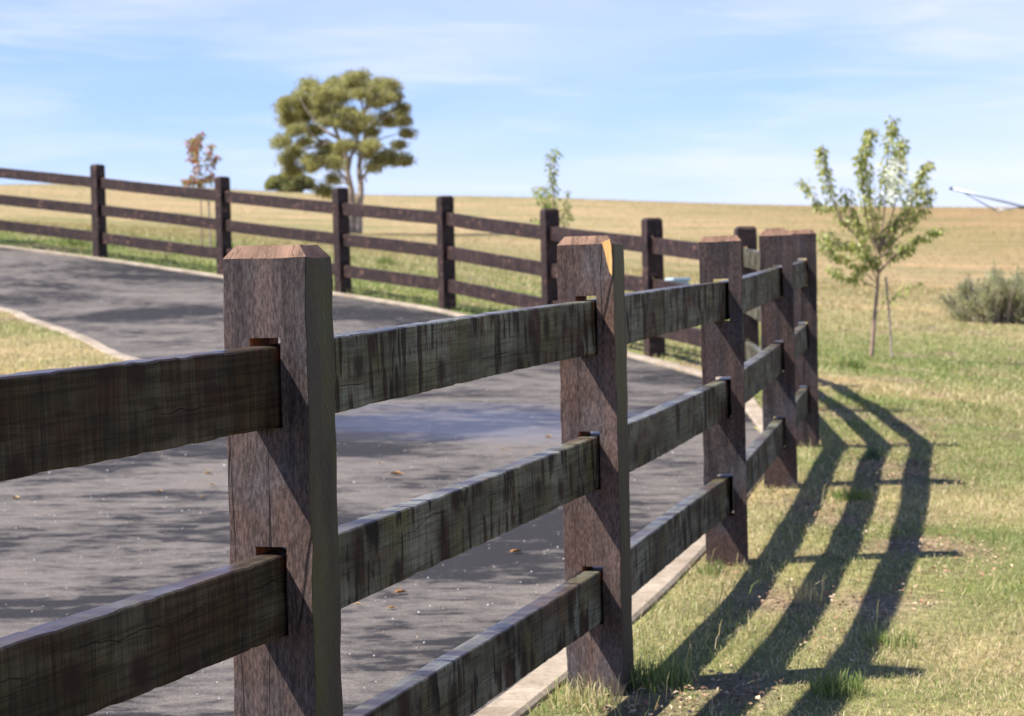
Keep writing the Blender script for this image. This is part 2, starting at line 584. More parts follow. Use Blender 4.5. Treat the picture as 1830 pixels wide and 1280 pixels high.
# ground ---------------------------------------------------------------
k = Mat('meadow_ground', .95, .1)
a = nd(k.t, 'ShaderNodeVertexColor', layer_name='tone')
ob = k.tc.outputs['Object']
n_f = k.noise(k.mapv((1, 1, 1), rand=False), 26, 5, .7)
n_m = k.noise(k.mapv((1, 1, 1), rand=False), 3.1, 5, .65)
n_l = k.noise(k.mapv((.22, .75, 1), rand=False), .5, 6, .65)
c = k.mix(1.0, a.outputs[0], k.ramp(n_f, [(.3, .55), (.7, 1.35)]), 'MULTIPLY')
c = k.mix(1.0, c, k.ramp(n_m, [(.3, .72), (.7, 1.25)]), 'MULTIPLY')
c = k.mix(1.0, c, k.ramp(n_l, [(.36, (.62, .76, .60)), (.5, (1, 1, 1)), (.64, (1.25, 1.13, 1.12))]), 'MULTIPLY')
k.base(c)
k.put(k.b.inputs['Normal'], k.bump(n_f, .8, .03, k.bump(n_m, .6, .12)))
M_ground = k.m

# road -----------------------------------------------------------------
k = Mat('worn_asphalt', .8, .1)
v0 = k.mapv((1, 1, 1), rand=False)
agg = k.noise(v0, 210, 3, .7)
med = k.noise(k.mapv((1.0, 2.0, 1), rand=False), 4.6, 9, .74, .3)
lrg = k.noise(k.mapv((.55, 1.0, 1), rand=False), .62, 5, .6, .6)
dust = k.math('ADD', k.math('MULTIPLY', med, .55), k.math('MULTIPLY', lrg, .62))
dustm = k.ramp(dust, [(.55, 0.0), (.585, .5), (.66, 1.0)])
base = k.mix(dustm, (.027, .025, .026), (.142, .124, .108))
gr = k.ramp(agg, [(.36, .35), (.5, 1.0), (.66, 1.9)])
base = k.mix(.8, base, k.mix(1.0, base, gr, 'MULTIPLY'))
spk = k.noise(v0, 330, 1, .5)
base = k.mix(k.ramp(spk, [(.74, 0.0), (.78, .8)]), base, (.42, .39, .36))
k.base(base)
# a damp, smoother stretch that mirrors the sky
sp = nd(k.t, 'ShaderNodeSeparateXYZ')
k.ln(k.tc.outputs['Object'], sp.inputs[0])
dx = k.math('DIVIDE', k.math('SUBTRACT', sp.outputs[0], -0.15), 1.7)
dy = k.math('DIVIDE', k.math('SUBTRACT', sp.outputs[1], 14.0), 1.5)
rr = k.math('ADD', k.math('MULTIPLY', dx, dx), k.math('MULTIPLY', dy, dy))
rr = k.math('ADD', rr, k.math('MULTIPLY', k.math('SUBTRACT', k.noise(k.mapv((.6, 2, 1), rand=False), 1.3, 3), .5), 1.6))
wet = k.ramp(rr, [(.25, 1.0), (1.0, 0.0)])
k.put(k.b.inputs['Roughness'], k.math('SUBTRACT', .88, k.math('MULTIPLY', wet, .58)))
k.put(k.b.inputs['Specular IOR Level'], k.math('ADD', .1, k.math('MULTIPLY', wet, .4)))
k.put(k.b.inputs['Normal'], k.bump(agg, .55, .004))
M_road = k.m

k = Mat('concrete_edging', .9, .2)
n = k.noise(k.mapv((1, 1, 1), rand=False), 40, 5, .7)
n2_ = k.noise(k.mapv((1, 1, 1), rand=False), 3.5, 5, .65)
c = k.mix(1.0, k.ramp(n2_, [(.35, (.24, .19, .135)), (.65, (.40, .33, .25))]), k.ramp(n, [(.3, .7), (.7, 1.15)]), 'MULTIPLY')
k.base(c)
k.put(k.b.inputs['Normal'], k.bump(n, .6, .004))
M_kerb = k.m
M_blade = leaf_mat('grass_blade', .6, .3, .2)
M_leaf = leaf_mat('sapling_leaf', .45, .45, .35)
M_gum = leaf_mat('gum_leaf', .55, .5, .2)
M_chip = leaf_mat('wood_chip', .85, .0, .1)

# ------------------------------------------------------------------ road outline


def catmull(P, n=8):
    P = [Vector((p[0], p[1])) for p in P]
    Q = [P[0] * 2 - P[1]] + P + [P[-1] * 2 - P[-2]]
    out = []
    for i in range(1, len(Q) - 2):
        a, b, c_, d = Q[i - 1:i + 3]
        for j in range(n):
            t = j / n
            out.append(.5 * ((2 * b) + (c_ - a) * t + (2 * a - 5 * b + 4 * c_ - d) * t * t + (3 * b - a - 3 * c_ + d) * t ** 3))
    out.append(P[-1])
    return out


def offset(C, dist):
    out = []
    for i, p in enumerate(C):
        t = (C[min(i + 1, len(C) - 1)] - C[max(i - 1, 0)]).normalized()
        out.append(p + Vector((-t.y, t.x)) * dist)      # to the left of travel
    return out


chain = [(-4.45, -5.0), (-3.3, -2.85), (-2.2, -.65)] + [(t.x, t.y) for t in tops] + [(-13.0, 32.7), (-20, 35)]
C_f = catmull(chain, 8)
ROAD_IN = offset(C_f, .25)
KERB_OUT = offset(C_f, .125)
hk = [hit(px, py) for px, py in [(0, 551), (60, 571), (120, 594), (170, 614), (215, 634)]]
isl = [(-22, 30.2), (-12, 27.8), (-8.5, 26.2)] + [(p.x, p.y) for p in hk] + [(2.4 * hk[-1].x - 1.4 * hk[-2].x, 2.4 * hk[-1].y - 1.4 * hk[-2].y), (hk[-1].x + .55, hk[-1].y - 2.9), (-3.9, 15.6), (-5.2, 15.1), (-8, 14.8), (-22, 14.6)]
isl_curve = catmull(isl, 8)
ISL_IN = isl_curve                                   # road edge of the island kerb
ISL_OUT = offset(isl_curve, -.13)
poly = [Vector(p) for p in ROAD_IN] + [Vector(p) for p in ISL_IN] + [Vector((-22, -6))]
PX = np.array([p.x for p in poly])
PY = np.array([p.y for p in poly])


def in_poly(x, y, PX=PX, PY=PY):
    ins = np.zeros(x.shape, bool)
    j = len(PX) - 1
    for i in range(len(PX)):
        c1 = (PY[i] > y) != (PY[j] > y)
        with np.errstate(divide='ignore', invalid='ignore'):
            xx = (PX[j] - PX[i]) * (y - PY[i]) / (PY[j] - PY[i] + 1e-12) + PX[i]
        ins ^= c1 & (x < xx)
        j = i
    return ins


def dist_poly(x, y, P):
    d = np.full(x.shape, 1e9)
    for i in range(len(P) - 1):
        ax, ay, bx, by = P[i].x, P[i].y, P[i + 1].x, P[i + 1].y
        ux, uy = bx - ax, by - ay
        L = ux * ux + uy * uy + 1e-12
        t = np.clip(((x - ax) * ux + (y - ay) * uy) / L, 0, 1)
        d = np.minimum(d, (x - ax - t * ux) ** 2 + (y - ay - t * uy) ** 2)
    return np.sqrt(d)


K_MID1 = offset(C_f, .19)
K_MID2 = offset(isl_curve, -.06)


def near_kerb(x, y):
    return np.minimum(dist_poly(x, y, K_MID1), dist_poly(x, y, K_MID2))


# ------------------------------------------------------------------ ground sheet
def in_poly_soft(x, y):
    # the grass corner inside the bend, left of the driveway
    return (x + .62 * y < 11.2) & (y < 22 - .9 * (x + 4)) & (y < 27.5)


def dryness(x, y):
    yb = 34.5 - .75 * x + (fbm(x * .12, y * .12, 5) - .5) * 9
    d = 1 / (1 + np.exp(-(y - yb) / 2.2))
    near = .42 + (fbm(x * .5, y * .5, 9) - .5) * 2.2
    isle = ((x < -3) & (y < 29) & (y > 14) & in_poly_soft(x, y)) * .75
    band = np.clip((y - 19) / 4, 0, 1) * np.clip((36 - .75 * x - y) / 5, 0, 1)
    near = near * (1 - .88 * band)
    d = np.clip(np.maximum(d * (1.02 - .55 * np.clip(fbm(x * .05 + 3, y * .035, 21) - .55, 0, .4) / .4), near) + isle, 0, 1)
    return d


GREEN = np.array([.15, .18, .05])
STRAW = np.array([.37, .28, .14])
SOIL = np.array([.26, .185, .12])
HILL = np.array([.325, .250, .130])


def ground_tone(x, y):
    d = dryness(x, y)[..., None]
    far = np.clip((y - 30) / 14, 0, 1)[..., None]
    c = GREEN * (1 - d) + (STRAW * (1 - far) + HILL * far) * d
    s = np.clip((fbm(x * 1.7, y * 1.7, 31) - .60) * 6, 0, 1)[..., None] * (1 - far)
    s = np.maximum(s, chipzone(x, y)[..., None] * .8)
    br = np.clip((x - 4) / 30, 0, 1)[..., None] * far
    c = c * (1 - br * np.array([.07, .20, .24]))
    return c * (1 - s) + SOIL * s


CH = []
for px, py, wx, wy in [(1600, 850, 120, .9), (1660, 985, 130, .7), (1500, 925, 90, .6), (1440, 905, 70, .4), (1560, 1085, 150, .5), (1380, 1075, 70, .35), (1140, 1262, 130, .4),
                       (1300, 1230, 120, .4), (1480, 1150, 90, .35), (1290, 1030, 70, .25), (1450, 710, 60, 1.4), (1780, 665, 90, 1.6), (1600, 655, 60, .8), (1640, 770, 60, .6)]:
    p_ = hit(px, py)
    CH.append(((p_.x, p_.y), wx / FPX * p_.y, wy))


def chipzone(x, y):
    m = np.zeros(np.shape(x))
    for (cx, cy), rx, ry in CH:
        m = np.maximum(m, np.clip(1.25 - np.hypot((x - cx) / rx, (y - cy) / ry), 0, 1))
    return np.clip(m * (fbm(x * 2.4, y * 2.4, 77) * 3.0 - .75), 0, 1)


def grow(a, b, fine, far, g=1.12):
    v = [a]
    s = fine
    mid = np.arange(a, b + 1e-6, fine)
    up = []
    p, s = b, fine
    while p < far[1]:
        s *= g
        p += s
        up.append(p)
    dn = []
    p, s = a, fine
    while p > far[0]:
        s *= g
        p -= s
        dn.append(p)
    return np.array(dn[::-1] + list(mid) + up)


gx = grow(-5.5, 6.5, .14, (-600, 600))
gy = grow(2.0, 26, .14, (-60, 700), 1.07)
GX, GY = np.meshgrid(gx, gy)
GZ = T(GX, GY)
GZ = GZ + np.where((GY > 2) & (GY < 45), (fbm(GX * 1.1, GY * 1.1, 3) - .5) * .05 * np.clip(near_kerb(GX, GY) / .6, 0, 1), 0)
ins = in_poly(GX, GY)
GZ = np.where(ins, GZ - .10 * np.clip((near_kerb(GX, GY)) / .3, 0, 1) - .0, GZ)
cols = ground_tone(GX, GY)
ny, nx = GX.shape
idx = np.arange(ny * nx).reshape(ny, nx)
q = np.stack([idx[:-1, :-1], idx[:-1, 1:], idx[1:, 1:], idx[1:, :-1]], -1).reshape(-1, 4)
me = np_mesh('ground', np.stack([GX, GY, GZ], -1).reshape(-1, 3), q.ravel(), np.full(len(q), 4), cols.reshape(-1, 3))
g_ob = link('ground', me, M_ground, smooth=True)
tag(g_ob, 'rolling paddock of green and straw coloured grass rising to a bare hill', 'ground', kind='structure')

# road sheet
bl = [p for p in poly]
fx = np.arange(-22, 3, .45)
fy = np.arange(-6, 36, .45)
QX, QY = np.meshgrid(fx, fy)
m_ = in_poly(QX, QY) & (dist_poly(QX, QY, poly + [poly[0]]) > .2)
pts = [Vector(p) for p in bl] + [Vector((float(a_), float(b_))) for a_, b_ in zip(QX[m_], QY[m_])]
res = delaunay_2d_cdt(pts, [], [list(range(len(bl)))], 1, 1e-5)
rv = np.array([[p.x, p.y] for p in res[0]])
rz = T(rv[:, 0], rv[:, 1]) - .012
rf = [f for f in res[2] if len(f) == 3]
flat = []
for f in rf:
    a_, b_, c_ = (rv[i] for i in f)
    if (b_[0] - a_[0]) * (c_[1] - a_[1]) - (b_[1] - a_[1]) * (c_[0] - a_[0]) < 0:
        f = f[::-1]
    flat += f
me = np_mesh('road', np.column_stack([rv, rz]), flat, np.full(len(rf), 3))
o = link('road', me, M_road, smooth=True)
tag(o, 'dark asphalt driveway with dusty worn patches curving round inside the fence', 'road', kind='structure')


def ribbon(name, A, B, mat, top=.018, down=.2):
    n = len(A)
    ax = np.array([[p.x, p.y] for p in A])
    bx = np.array([[p.x, p.y] for p in B])
    m = (ax + bx) / 2
    z = T(m[:, 0], m[:, 1])
    jit = (np.array([mnoise.noise(Vector((p[0] * 3, p[1] * 3, 0))) for p in ax]) * .012)[:, None]
    dirn = (bx - ax) / np.linalg.norm(bx - ax, axis=1)[:, None]
    ax2 = ax + dirn * jit
    rows = [np.column_stack([ax2, z - down]), np.column_stack([ax2, z + top - .01]), np.column_stack([ax2 + dirn * .012, z + top]),
            np.column_stack([bx - dirn * .012, z + top]), np.column_stack([bx, z + top - .01]), np.column_stack([bx, z - down])]
    V = np.stack(rows, 1).reshape(-1, 3)
    f = []
    for i in range(n - 1):
        for j in range(5):
            f += [i * 6 + j, i * 6 + j + 1, (i + 1) * 6 + j + 1, (i + 1) * 6 + j]
    me = np_mesh(name, V, f, np.full(len(f) // 4, 4))
    bm = bmesh.new()
    bm.from_mesh(me)
    bmesh.ops.recalc_face_normals(bm, faces=bm.faces)
    bm.to_mesh(me)
    bm.free()
    return link(name, me, mat)


tag(ribbon('kerb', ROAD_IN, KERB_OUT, M_kerb), 'narrow pale concrete edging running along the foot of the fence', 'kerb', kind='structure')
tag(ribbon('kerb', ISL_IN, ISL_OUT, M_kerb), 'pale concrete edging round the grass corner at left', 'kerb', kind='structure')

# ------------------------------------------------------------------ fence
W2, D2, S2 = .084, .064, .031
SLOTS = [(-.148, -.316), (-.538, -.706), (-.928, -1.096)]      # from face top down
RAILH, RAILT = .152, .050


def post_mesh(seed, rough=.0014):
    """squared post pierced by three through mortises, chamfered head"""
    bm = bmesh.new()
    xs = [-W2, -.057, -S2, S2, .057, W2]
    zs = sorted(set([0.0, -PH - .35] + [v for s in SLOTS for v in s] + [round(-i * .05, 3) for i in range(1, 26)]))
    zz = [zs[0]]
    keep = [v for s in SLOTS for v in s] + [0.0, -PH - .35]
    for v in zs[1:]:
        if v in keep:
            if zz[-1] not in keep and v - zz[-1] < .018:
                zz.pop()
            zz.append(v)
        elif v - zz[-1] > .018:
            zz.append(v)
    zs = zz
    vd = {}

    def v(x, y, z):
        key = (round(x, 4), round(y, 4), round(z, 4))
        if key not in vd:
            vd[key] = bm.verts.new((x, y, z))
        return vd[key]

    def hole(x0, x1, z0, z1):
        xm, zm = (x0 + x1) / 2, (z0 + z1) / 2
        return abs(xm) < S2 and any(s[1] < zm < s[0] for s in SLOTS)
    for sy in (-1, 1):
        for i in range(len(xs) - 1):
            for j in range(len(zs) - 1):
                if hole(xs[i], xs[i + 1], zs[j], zs[j + 1]):
                    continue
                q_ = [v(xs[i], sy * D2, zs[j]), v(xs[i + 1], sy * D2, zs[j]), v(xs[i + 1], sy * D2, zs[j + 1]), v(xs[i], sy * D2, zs[j + 1])]
                bm.faces.new(q_ if sy < 0 else q_[::-1])
    ysd = [-D2, 0, D2]
    for sx_ in (-1, 1):
        for i in range(2):
            for j in range(len(zs) - 1):
                q_ = [v(sx_ * W2, ysd[i], zs[j]), v(sx_ * W2, ysd[i + 1], zs[j]), v(sx_ * W2, ysd[i + 1], zs[j + 1]), v(sx_ * W2, ysd[i], zs[j + 1])]
                bm.faces.new(q_ if sx_ > 0 else q_[::-1])
    for a_, b_ in SLOTS:
        for sx_ in (-1, 1):
            for j in range(len(zs) - 1):
                if b_ - 1e-6 <= zs[j] and zs[j + 1] <= a_ + 1e-6:
                    q_ = [v(sx_ * S2, -D2, zs[j]), v(sx_ * S2, D2, zs[j]), v(sx_ * S2, D2, zs[j + 1]), v(sx_ * S2, -D2, zs[j + 1])]
                    f = bm.faces.new(q_ if sx_ < 0 else q_[::-1])
                    f.material_index = 2
        f = bm.faces.new([v(-S2, -D2, a_), v(S2, -D2, a_), v(S2, D2, a_), v(-S2, D2, a_)])
        f.material_index = 2
        f = bm.faces.new([v(-S2, -D2, b_), v(-S2, D2, b_), v(S2, D2, b_), v(S2, -D2, b_)])
        f.material_index = 2
    # chamfered head
    ring = [(x, -D2) for x in xs] + [(W2, 0)] + [(x, D2) for x in xs[::-1]] + [(-W2, 0)]
    c_in = .019
    lo = [v(x, y, 0) for x, y in ring]
    hi = [bm.verts.new((x * (W2 - c_in) / W2, y * (D2 - c_in) / D2, .024)) for x, y in ring]
    for i in range(len(ring)):
        j = (i + 1) % len(ring)
        f = bm.faces.new([lo[i], lo[j], hi[j], hi[i]])
        f.material_index = 1
    f = bm.faces.new(hi)
    f.material_index = 1
    bm.verts.ensure_lookup_table()
    for vv in bm.verts:
        c0 = vv.co
        n_ = Vector((mnoise.noise(Vector((c0.x * 9 + seed, c0.y * 9, c0.z * 14))), mnoise.noise(Vector((c0.x * 9, c0.y * 9 + seed, c0.z * 14 + 40))), 0))
        s = rough * (1.6 if abs(abs(c0.x) - W2) < 1e-3 else 1)
        vv.co = c0 + n_ * s * 1.6
        if c0.z > -.0001:
            vv.co.z += mnoise.noise(Vector((c0.x * 13 + seed, c0.y * 13, 5))) * .0035
    bmesh.ops.recalc_face_normals(bm, faces=bm.faces)
    # arris
    es = [e for e in bm.edges if e.verts[0].co.z < .001 and e.verts[1].co.z < .001 and len(e.link_faces) == 2 and e.calc_face_angle(0) > 1.2
          and abs(abs(e.verts[0].co.x) - W2) < .006 and abs(abs(e.verts[0].co.y) - D2) < .006]
    bmesh.ops.bevel(bm, geom=es, offset=.0013, segments=1, affect='EDGES')
    me = bpy.data.meshes.new('post')
    bm.to_mesh(me)
    bm.free()
    return me


def rail_mesh(L, seed, near=True):
    """sawn board: softened arrises with nicks, slight crook"""
    n = int(L / (.02 if near else .12))
    h, t, b = RAILH / 2, RAILT / 2, .003
    sec = [(-t + b, h), (0, h), (t - b, h), (t, h - b), (t, h * .5), (t, 0), (t, -h * .5), (t, -h + b), (t - b, -h), (0, -h), (-t + b, -h),
           (-t, -h + b), (-t, -h * .5), (-t, 0), (-t, h * .5), (-t, h - b)]
    m = len(sec)
    V = []
    crook = random.uniform(-.006, .006)
    tw = random.uniform(-.01, .01)
    for i in range(n + 1):
        x = -L / 2 + L * i / n
        u = (2 * x / L)
        cz = crook * (1 - u * u)
        for y, z in sec:
            p = Vector((x * 2.5, y * 30 + seed, z * 12))
            d = mnoise.noise(p) * .0013 + mnoise.noise(p * 6) * .0006
            yy = y * (1 + d / t)
            z2 = z
            if abs(z) >= h - b - 1e-6:
                nk = mnoise.noise(Vector((x * 9 + seed * 3, y * 22, z * 3)))
                nk2 = mnoise.noise(Vector((x * 38 + seed * 3, y * 22, z * 3)))
                cut = max(0, nk - .3) * .005 + max(0, nk2 - .1) * .005
                if abs(y) > t * .7:
                    z2 = z - math.copysign(cut, z)
                    if abs(y) >= t - 1e-6:
                        z2 -= math.copysign(cut * .4, z)
                z2 += mnoise.noise(Vector((x * 1.3, seed, z))) * .0016
            V.append((x, yy + z2 * tw * u, z2 + cz))
    f, lp = [], []
    for i in range(n):
        for j in range(m):
            k2 = (j + 1) % m
            f += [i * m + j, i * m + k2, (i + 1) * m + k2, (i + 1) * m + j]
            lp.append(4)
    f += list(range(m))[::-1]
    lp.append(m)
    f += [n * m + j for j in range(m)]
    lp.append(m)
    me = np_mesh('rail', np.array(V), f, np.array(lp))
    bm = bmesh.new()
    bm.from_mesh(me)
    bmesh.ops.recalc_face_normals(bm, faces=bm.faces)
    bm.to_mesh(me)
    bm.free()
    return me


fence = empty('rail_fence', (0, 0, 0))
tag(fence, 'dark stained timber post and rail fence with three rails, curving round the asphalt driveway', 'fence')
# centre line: near posts were read at their front faces, so push them back half a depth
cen = []
for i, t in enumerate(tops):
    a_ = tops[max(i - 1, 0)]
    b_ = tops[min(i + 1, len(tops) - 1)]
    u = (b_ - a_)
    u.z = 0
    u.normalize()
    c_ = t.copy()
    if 1 <= i <= 5:
        c_ += u * D2
    cen.append((c_, u))
pid = 0
for i, (c_, u) in enumerate(cen):
    far_run = i >= 7
    yaw = math.atan2(-u.x, u.y) + {1: .04, 3: .13, 4: .12, 5: .06}.get(i, 0) + random.uniform(-.008, .008)
    me = post_mesh(i * 7.3 + 2)
    o = link('post', me, [M_far if far_run else M_post, M_end if not far_run else M_far, M_slot if not far_run else M_far], fence, c_, (random.uniform(-.004, .004), random.uniform(-.004, .004), yaw))
    if i == 2:
        # fresh split at the head: pale wedge set on the corner
        bm = bmesh.new()
        pr = [(.052, .004), (.0745, .012), (.079, -.004), (.0805, -.05), (.0795, -.092), (.073, -.082), (.066, -.055), (.060, -.026)]
        fr = [bm.verts.new((x, -D2 - .0035, z)) for x, z in pr]
        bk = [bm.verts.new((x, -D2 + .012, z)) for x, z in pr]
        bm.faces.new(fr)
        bm.faces.new(bk[::-1])
        for j in range(len(pr)):
            bm.faces.new([fr[j], bk[j], bk[(j + 1) % len(pr)], fr[(j + 1) % len(pr)]])
        bmesh.ops.recalc_face_normals(bm, faces=bm.faces)
        me2 = bpy.data.meshes.new('split')
        bm.to_mesh(me2)
        bm.free()
        s_ = link('split', me2, M_split, o)
        s_['label'] = 'fresh pale yellow split at the top corner of the post'
        o['label'] = 'fence post with a pale yellow split in its top corner'
for i in range(len(cen) - 1):
    far_run = i >= 7
    a_, b_ = cen[i][0], cen[i + 1][0]
    for s in range(3):
        zt = SLOTS[s][0] - .013 - RAILH / 2 + random.uniform(-.002, .001)
        p, q_ = a_ + Vector((0, 0, zt)), b_ + Vector((0, 0, zt))
        d = q_ - p
        L = d.length - .012
        dn = d.normalized()
        me = rail_mesh(L, i * 5 + s * 1.7, near=(i < 4))
        rot = Matrix((dn, Vector((-dn.y, dn.x, 0)).normalized(), dn.cross(Vector((-dn.y, dn.x, 0)).normalized()))).transposed().to_euler()
        link('rail', me, M_far if far_run else (M_rail_shade if i == 0 else M_rail), fence, (p + q_) / 2, rot)

# ------------------------------------------------------------------ foliage helpers


def tube_bm(bm, pts, rad, seg=7, wob=0.0):
    rings = []
    for i, p in enumerate(pts):
        p = Vector(p)
        t = (Vector(pts[min(i + 1, len(pts) - 1)]) - Vector(pts[max(i - 1, 0)])).normalized()
        a_ = t.cross(Vector((0.3, 1, .2))).normalized()
        b_ = t.cross(a_)
        r = rad[i]
        rings.append([bm.verts.new(p + (a_ * math.cos(k2) + b_ * math.sin(k2)) * r * (1 + random.uniform(-wob, wob))) for k2 in [2 * math.pi * j / seg for j in range(seg)]])
    for i in range(len(rings) - 1):
        for j in range(seg):
            k2 = (j + 1) % seg
            bm.faces.new([rings[i][j], rings[i][k2], rings[i + 1][k2], rings[i + 1][j]])
    bm.faces.new(rings[0][::-1])
    bm.faces.new(rings[-1])


def smooth_path(P, n=5):
    P = [Vector(p) for p in P]
    if len(P) < 3:
        return P
    Q = [P[0] * 2 - P[1]] + P + [P[-1] * 2 - P[-2]]
    out = []
    for i in range(1, len(Q) - 2):
        a_, b_, c_, d = Q[i - 1:i + 3]
        for j in range(n):
            t = j / n
            out.append(.5 * ((2 * b_) + (c_ - a_) * t + (2 * a_ - 5 * b_ + 4 * c_ - d) * t * t + (3 * b_ - a_ - 3 * c_ + d) * t ** 3))
    out.append(P[-1])
    return out


def leaves_mesh(name, C, D, Nn, L, Wd, colors):
    """kite-shaped folded leaves: C base points, D direction, Nn side vector, L length, Wd width"""
    n = len(C)
    D = D / np.linalg.norm(D, axis=1)[:, None]
    S = np.cross(D, Nn)
    S /= np.linalg.norm(S, axis=1)[:, None] + 1e-9
    U = np.cross(S, D)
    L = L[:, None]
    Wd = Wd[:, None]
    v0 = C
    v1 = C + D * L * .42 + S * Wd * .5 + U * Wd * .16
    v2 = C + D * L - U * L * .12
    v3 = C + D * L * .42 - S * Wd * .5 + U * Wd * .16
    vm = C + D * L * .45
    V = np.stack([v0, v1, v2, v3, vm], 1).reshape(-1, 3)
    b = np.arange(n)[:, None] * 5
    F = np.concatenate([b + 0, b + 1, b + 2, b + 4, b + 0, b + 4, b + 2, b + 3], 1).ravel()
    return np_mesh(name, V, F, np.full(n * 2, 4), np.repeat(colors, 5, axis=0))


def rand_dir(n):
    v = rng.normal(size=(n, 3))
    return v / np.linalg.norm(v, axis=1)[:, None]


def pick(cols_, n, jit=.18):
    cols_ = np.array(cols_)
    c_ = cols_[rng.integers(0, len(cols_), n)]
    return np.clip(c_ * (1 + rng.normal(size=(n, 1)) * jit), .01, .95)


M_gumbark = simple('gum_bark', (.30, .25, .20), .85, .15, .35, 3)
M_bark = simple('sapling_bark', (.30, .20, .155), .8, .2, .3, 30)
M_stake = simple('weathered_stake', (.36, .29, .23), .85, .15, .3, 30)

# ------------------------------------------------------------------ big gum tree on the hill
TY = 110.0


def gz(zx, zy, dy=0.0):
    """photo-crop coordinates of the gum tree -> world at its distance"""
    return at(450 + zx / 3.2, 80 + zy / 3.2, TY + dy)


gb = hit(450 + 595 / 3.2, 80 + 1085 / 3.2, 60)
TY = gb.y
gum = empty('gum_tree', gb)
tag(gum, 'large spreading gum tree with open olive crown standing alone on the hillside', 'tree')


def to_local(o, p):
    return Vector(p) - o.location


clumps = [(470, 225, 68, 55), (560, 215, 60, 45), (690, 215, 68, 50), (790, 240, 50, 45), (345, 240, 55, 42), (270, 300, 58, 52), (190, 340, 45, 48),
          (200, 410, 55, 42), (300, 375, 45, 35), (420, 300, 58, 48), (520, 300, 56, 45), (400, 395, 50, 32), (620, 240, 50, 35), (460, 350, 55, 35),
          (540, 390, 45, 28), (690, 312, 40, 28), (765, 320, 52, 35), (850, 360, 45, 42), (765, 410, 65, 42), (655, 445, 60, 42), (580, 480, 46, 28),
          (520, 455, 40, 30), (870, 425, 30, 35), (880, 495, 32, 16), (240, 455, 52, 35), (325, 470, 55, 34), (275, 500, 45, 25), (185, 560, 50, 30),
          (240, 605, 50, 33), (200, 660, 34, 30), (230, 712, 42, 30), (400, 640, 45, 38), (375, 690, 36, 34), (470, 615, 56, 46), (485, 680, 55, 34),
          (545, 595, 42, 28), (560, 550, 40, 22), (640, 595, 48, 30), (700, 590, 45, 32), (760, 620, 38, 36), (735, 662, 45, 30), (805, 660, 52, 38),
          (870, 655, 38, 32), (700, 708, 42, 20), (842, 572, 26, 10), (390, 552, 50, 16), (480, 772, 34, 20), (410, 830, 50, 42), (690, 500, 40, 22),
          (445, 450, 40, 24), (320, 300, 40, 40), (360, 345, 50, 35), (590, 420, 34, 22), (810, 290, 36, 24), (320, 560, 36, 18), (300, 640, 26, 22), (330, 700, 24, 20), (620, 195, 55, 32), (410, 235, 45, 35), (640, 300, 36, 24), (250, 370, 40, 34), (480, 260, 50, 40), (700, 265, 50, 36)]
sc_ = TY / FPX / 3.2                                 # metres per crop pixel
Cs, Ds, Ns, Ls, Ws, Co = [], [], [], [], [], []
cl3 = []
for (zx, zy, rx, ry) in clumps:
    reach = math.sqrt(max(0.05, 1 - ((zx - 525) / 400) ** 2 - ((zy - 450) / 360) ** 2 * .6))
    dy = random.uniform(-1, 1) * reach * 2.9
    c0 = to_local(gum, gz(zx, zy)) + Vector((0, dy, 0))
    cl3.append((c0, rx * sc_, ry * sc_))
    rx, ry = rx * 1.03, ry * 1.05
    # each clump = several tufts
    nt_ = int(16 + rx * ry / 90)
    for _ in range(nt_):
        v_ = Vector(rand_dir(1)[0]) * (random.random() ** .5) * random.uniform(.85, 1.22)
        tc_ = c0 + Vector((v_.x * rx * sc_, v_.y * rx * sc_ * 1.25, v_.z * ry * sc_))
        r_ = random.uniform(.13, .33)
        n_ = int(38 * (r_ / .3) ** 2) + 12
        dd_ = rand_dir(n_)
        pos = np.array(tc_) + dd_ * (rng.random((n_, 1)) ** .45) * np.array([r_ * 1.2, r_ * 1.2, r_ * .75])
        Cs.append(pos)
        dr = dd_ * .6 + rand_dir(n_) * .6 + np.array([0, 0, -.35])
        Ds.append(dr)
        Ns.append(rand_dir(n_))
        Ls.append(rng.uniform(.10, .22, n_))
        Ws.append(rng.uniform(.035, .07, n_))
        Co.append(pick([(.33, .315, .15), (.38, .355, .17), (.29, .28, .14), (.42, .39, .20)], n_, .2) * random.uniform(.85, 1.15))
crown = leaves_mesh('crown', np.concatenate(Cs), np.concatenate(Ds), np.concatenate(Ns), np.concatenate(Ls), np.concatenate(Ws), np.concatenate(Co))
link('crown', crown, M_gum, gum)
bm = bmesh.new()
GL = lambda zx, zy, dy=0: to_local(gum, gz(zx, zy)) + Vector((0, dy, 0))
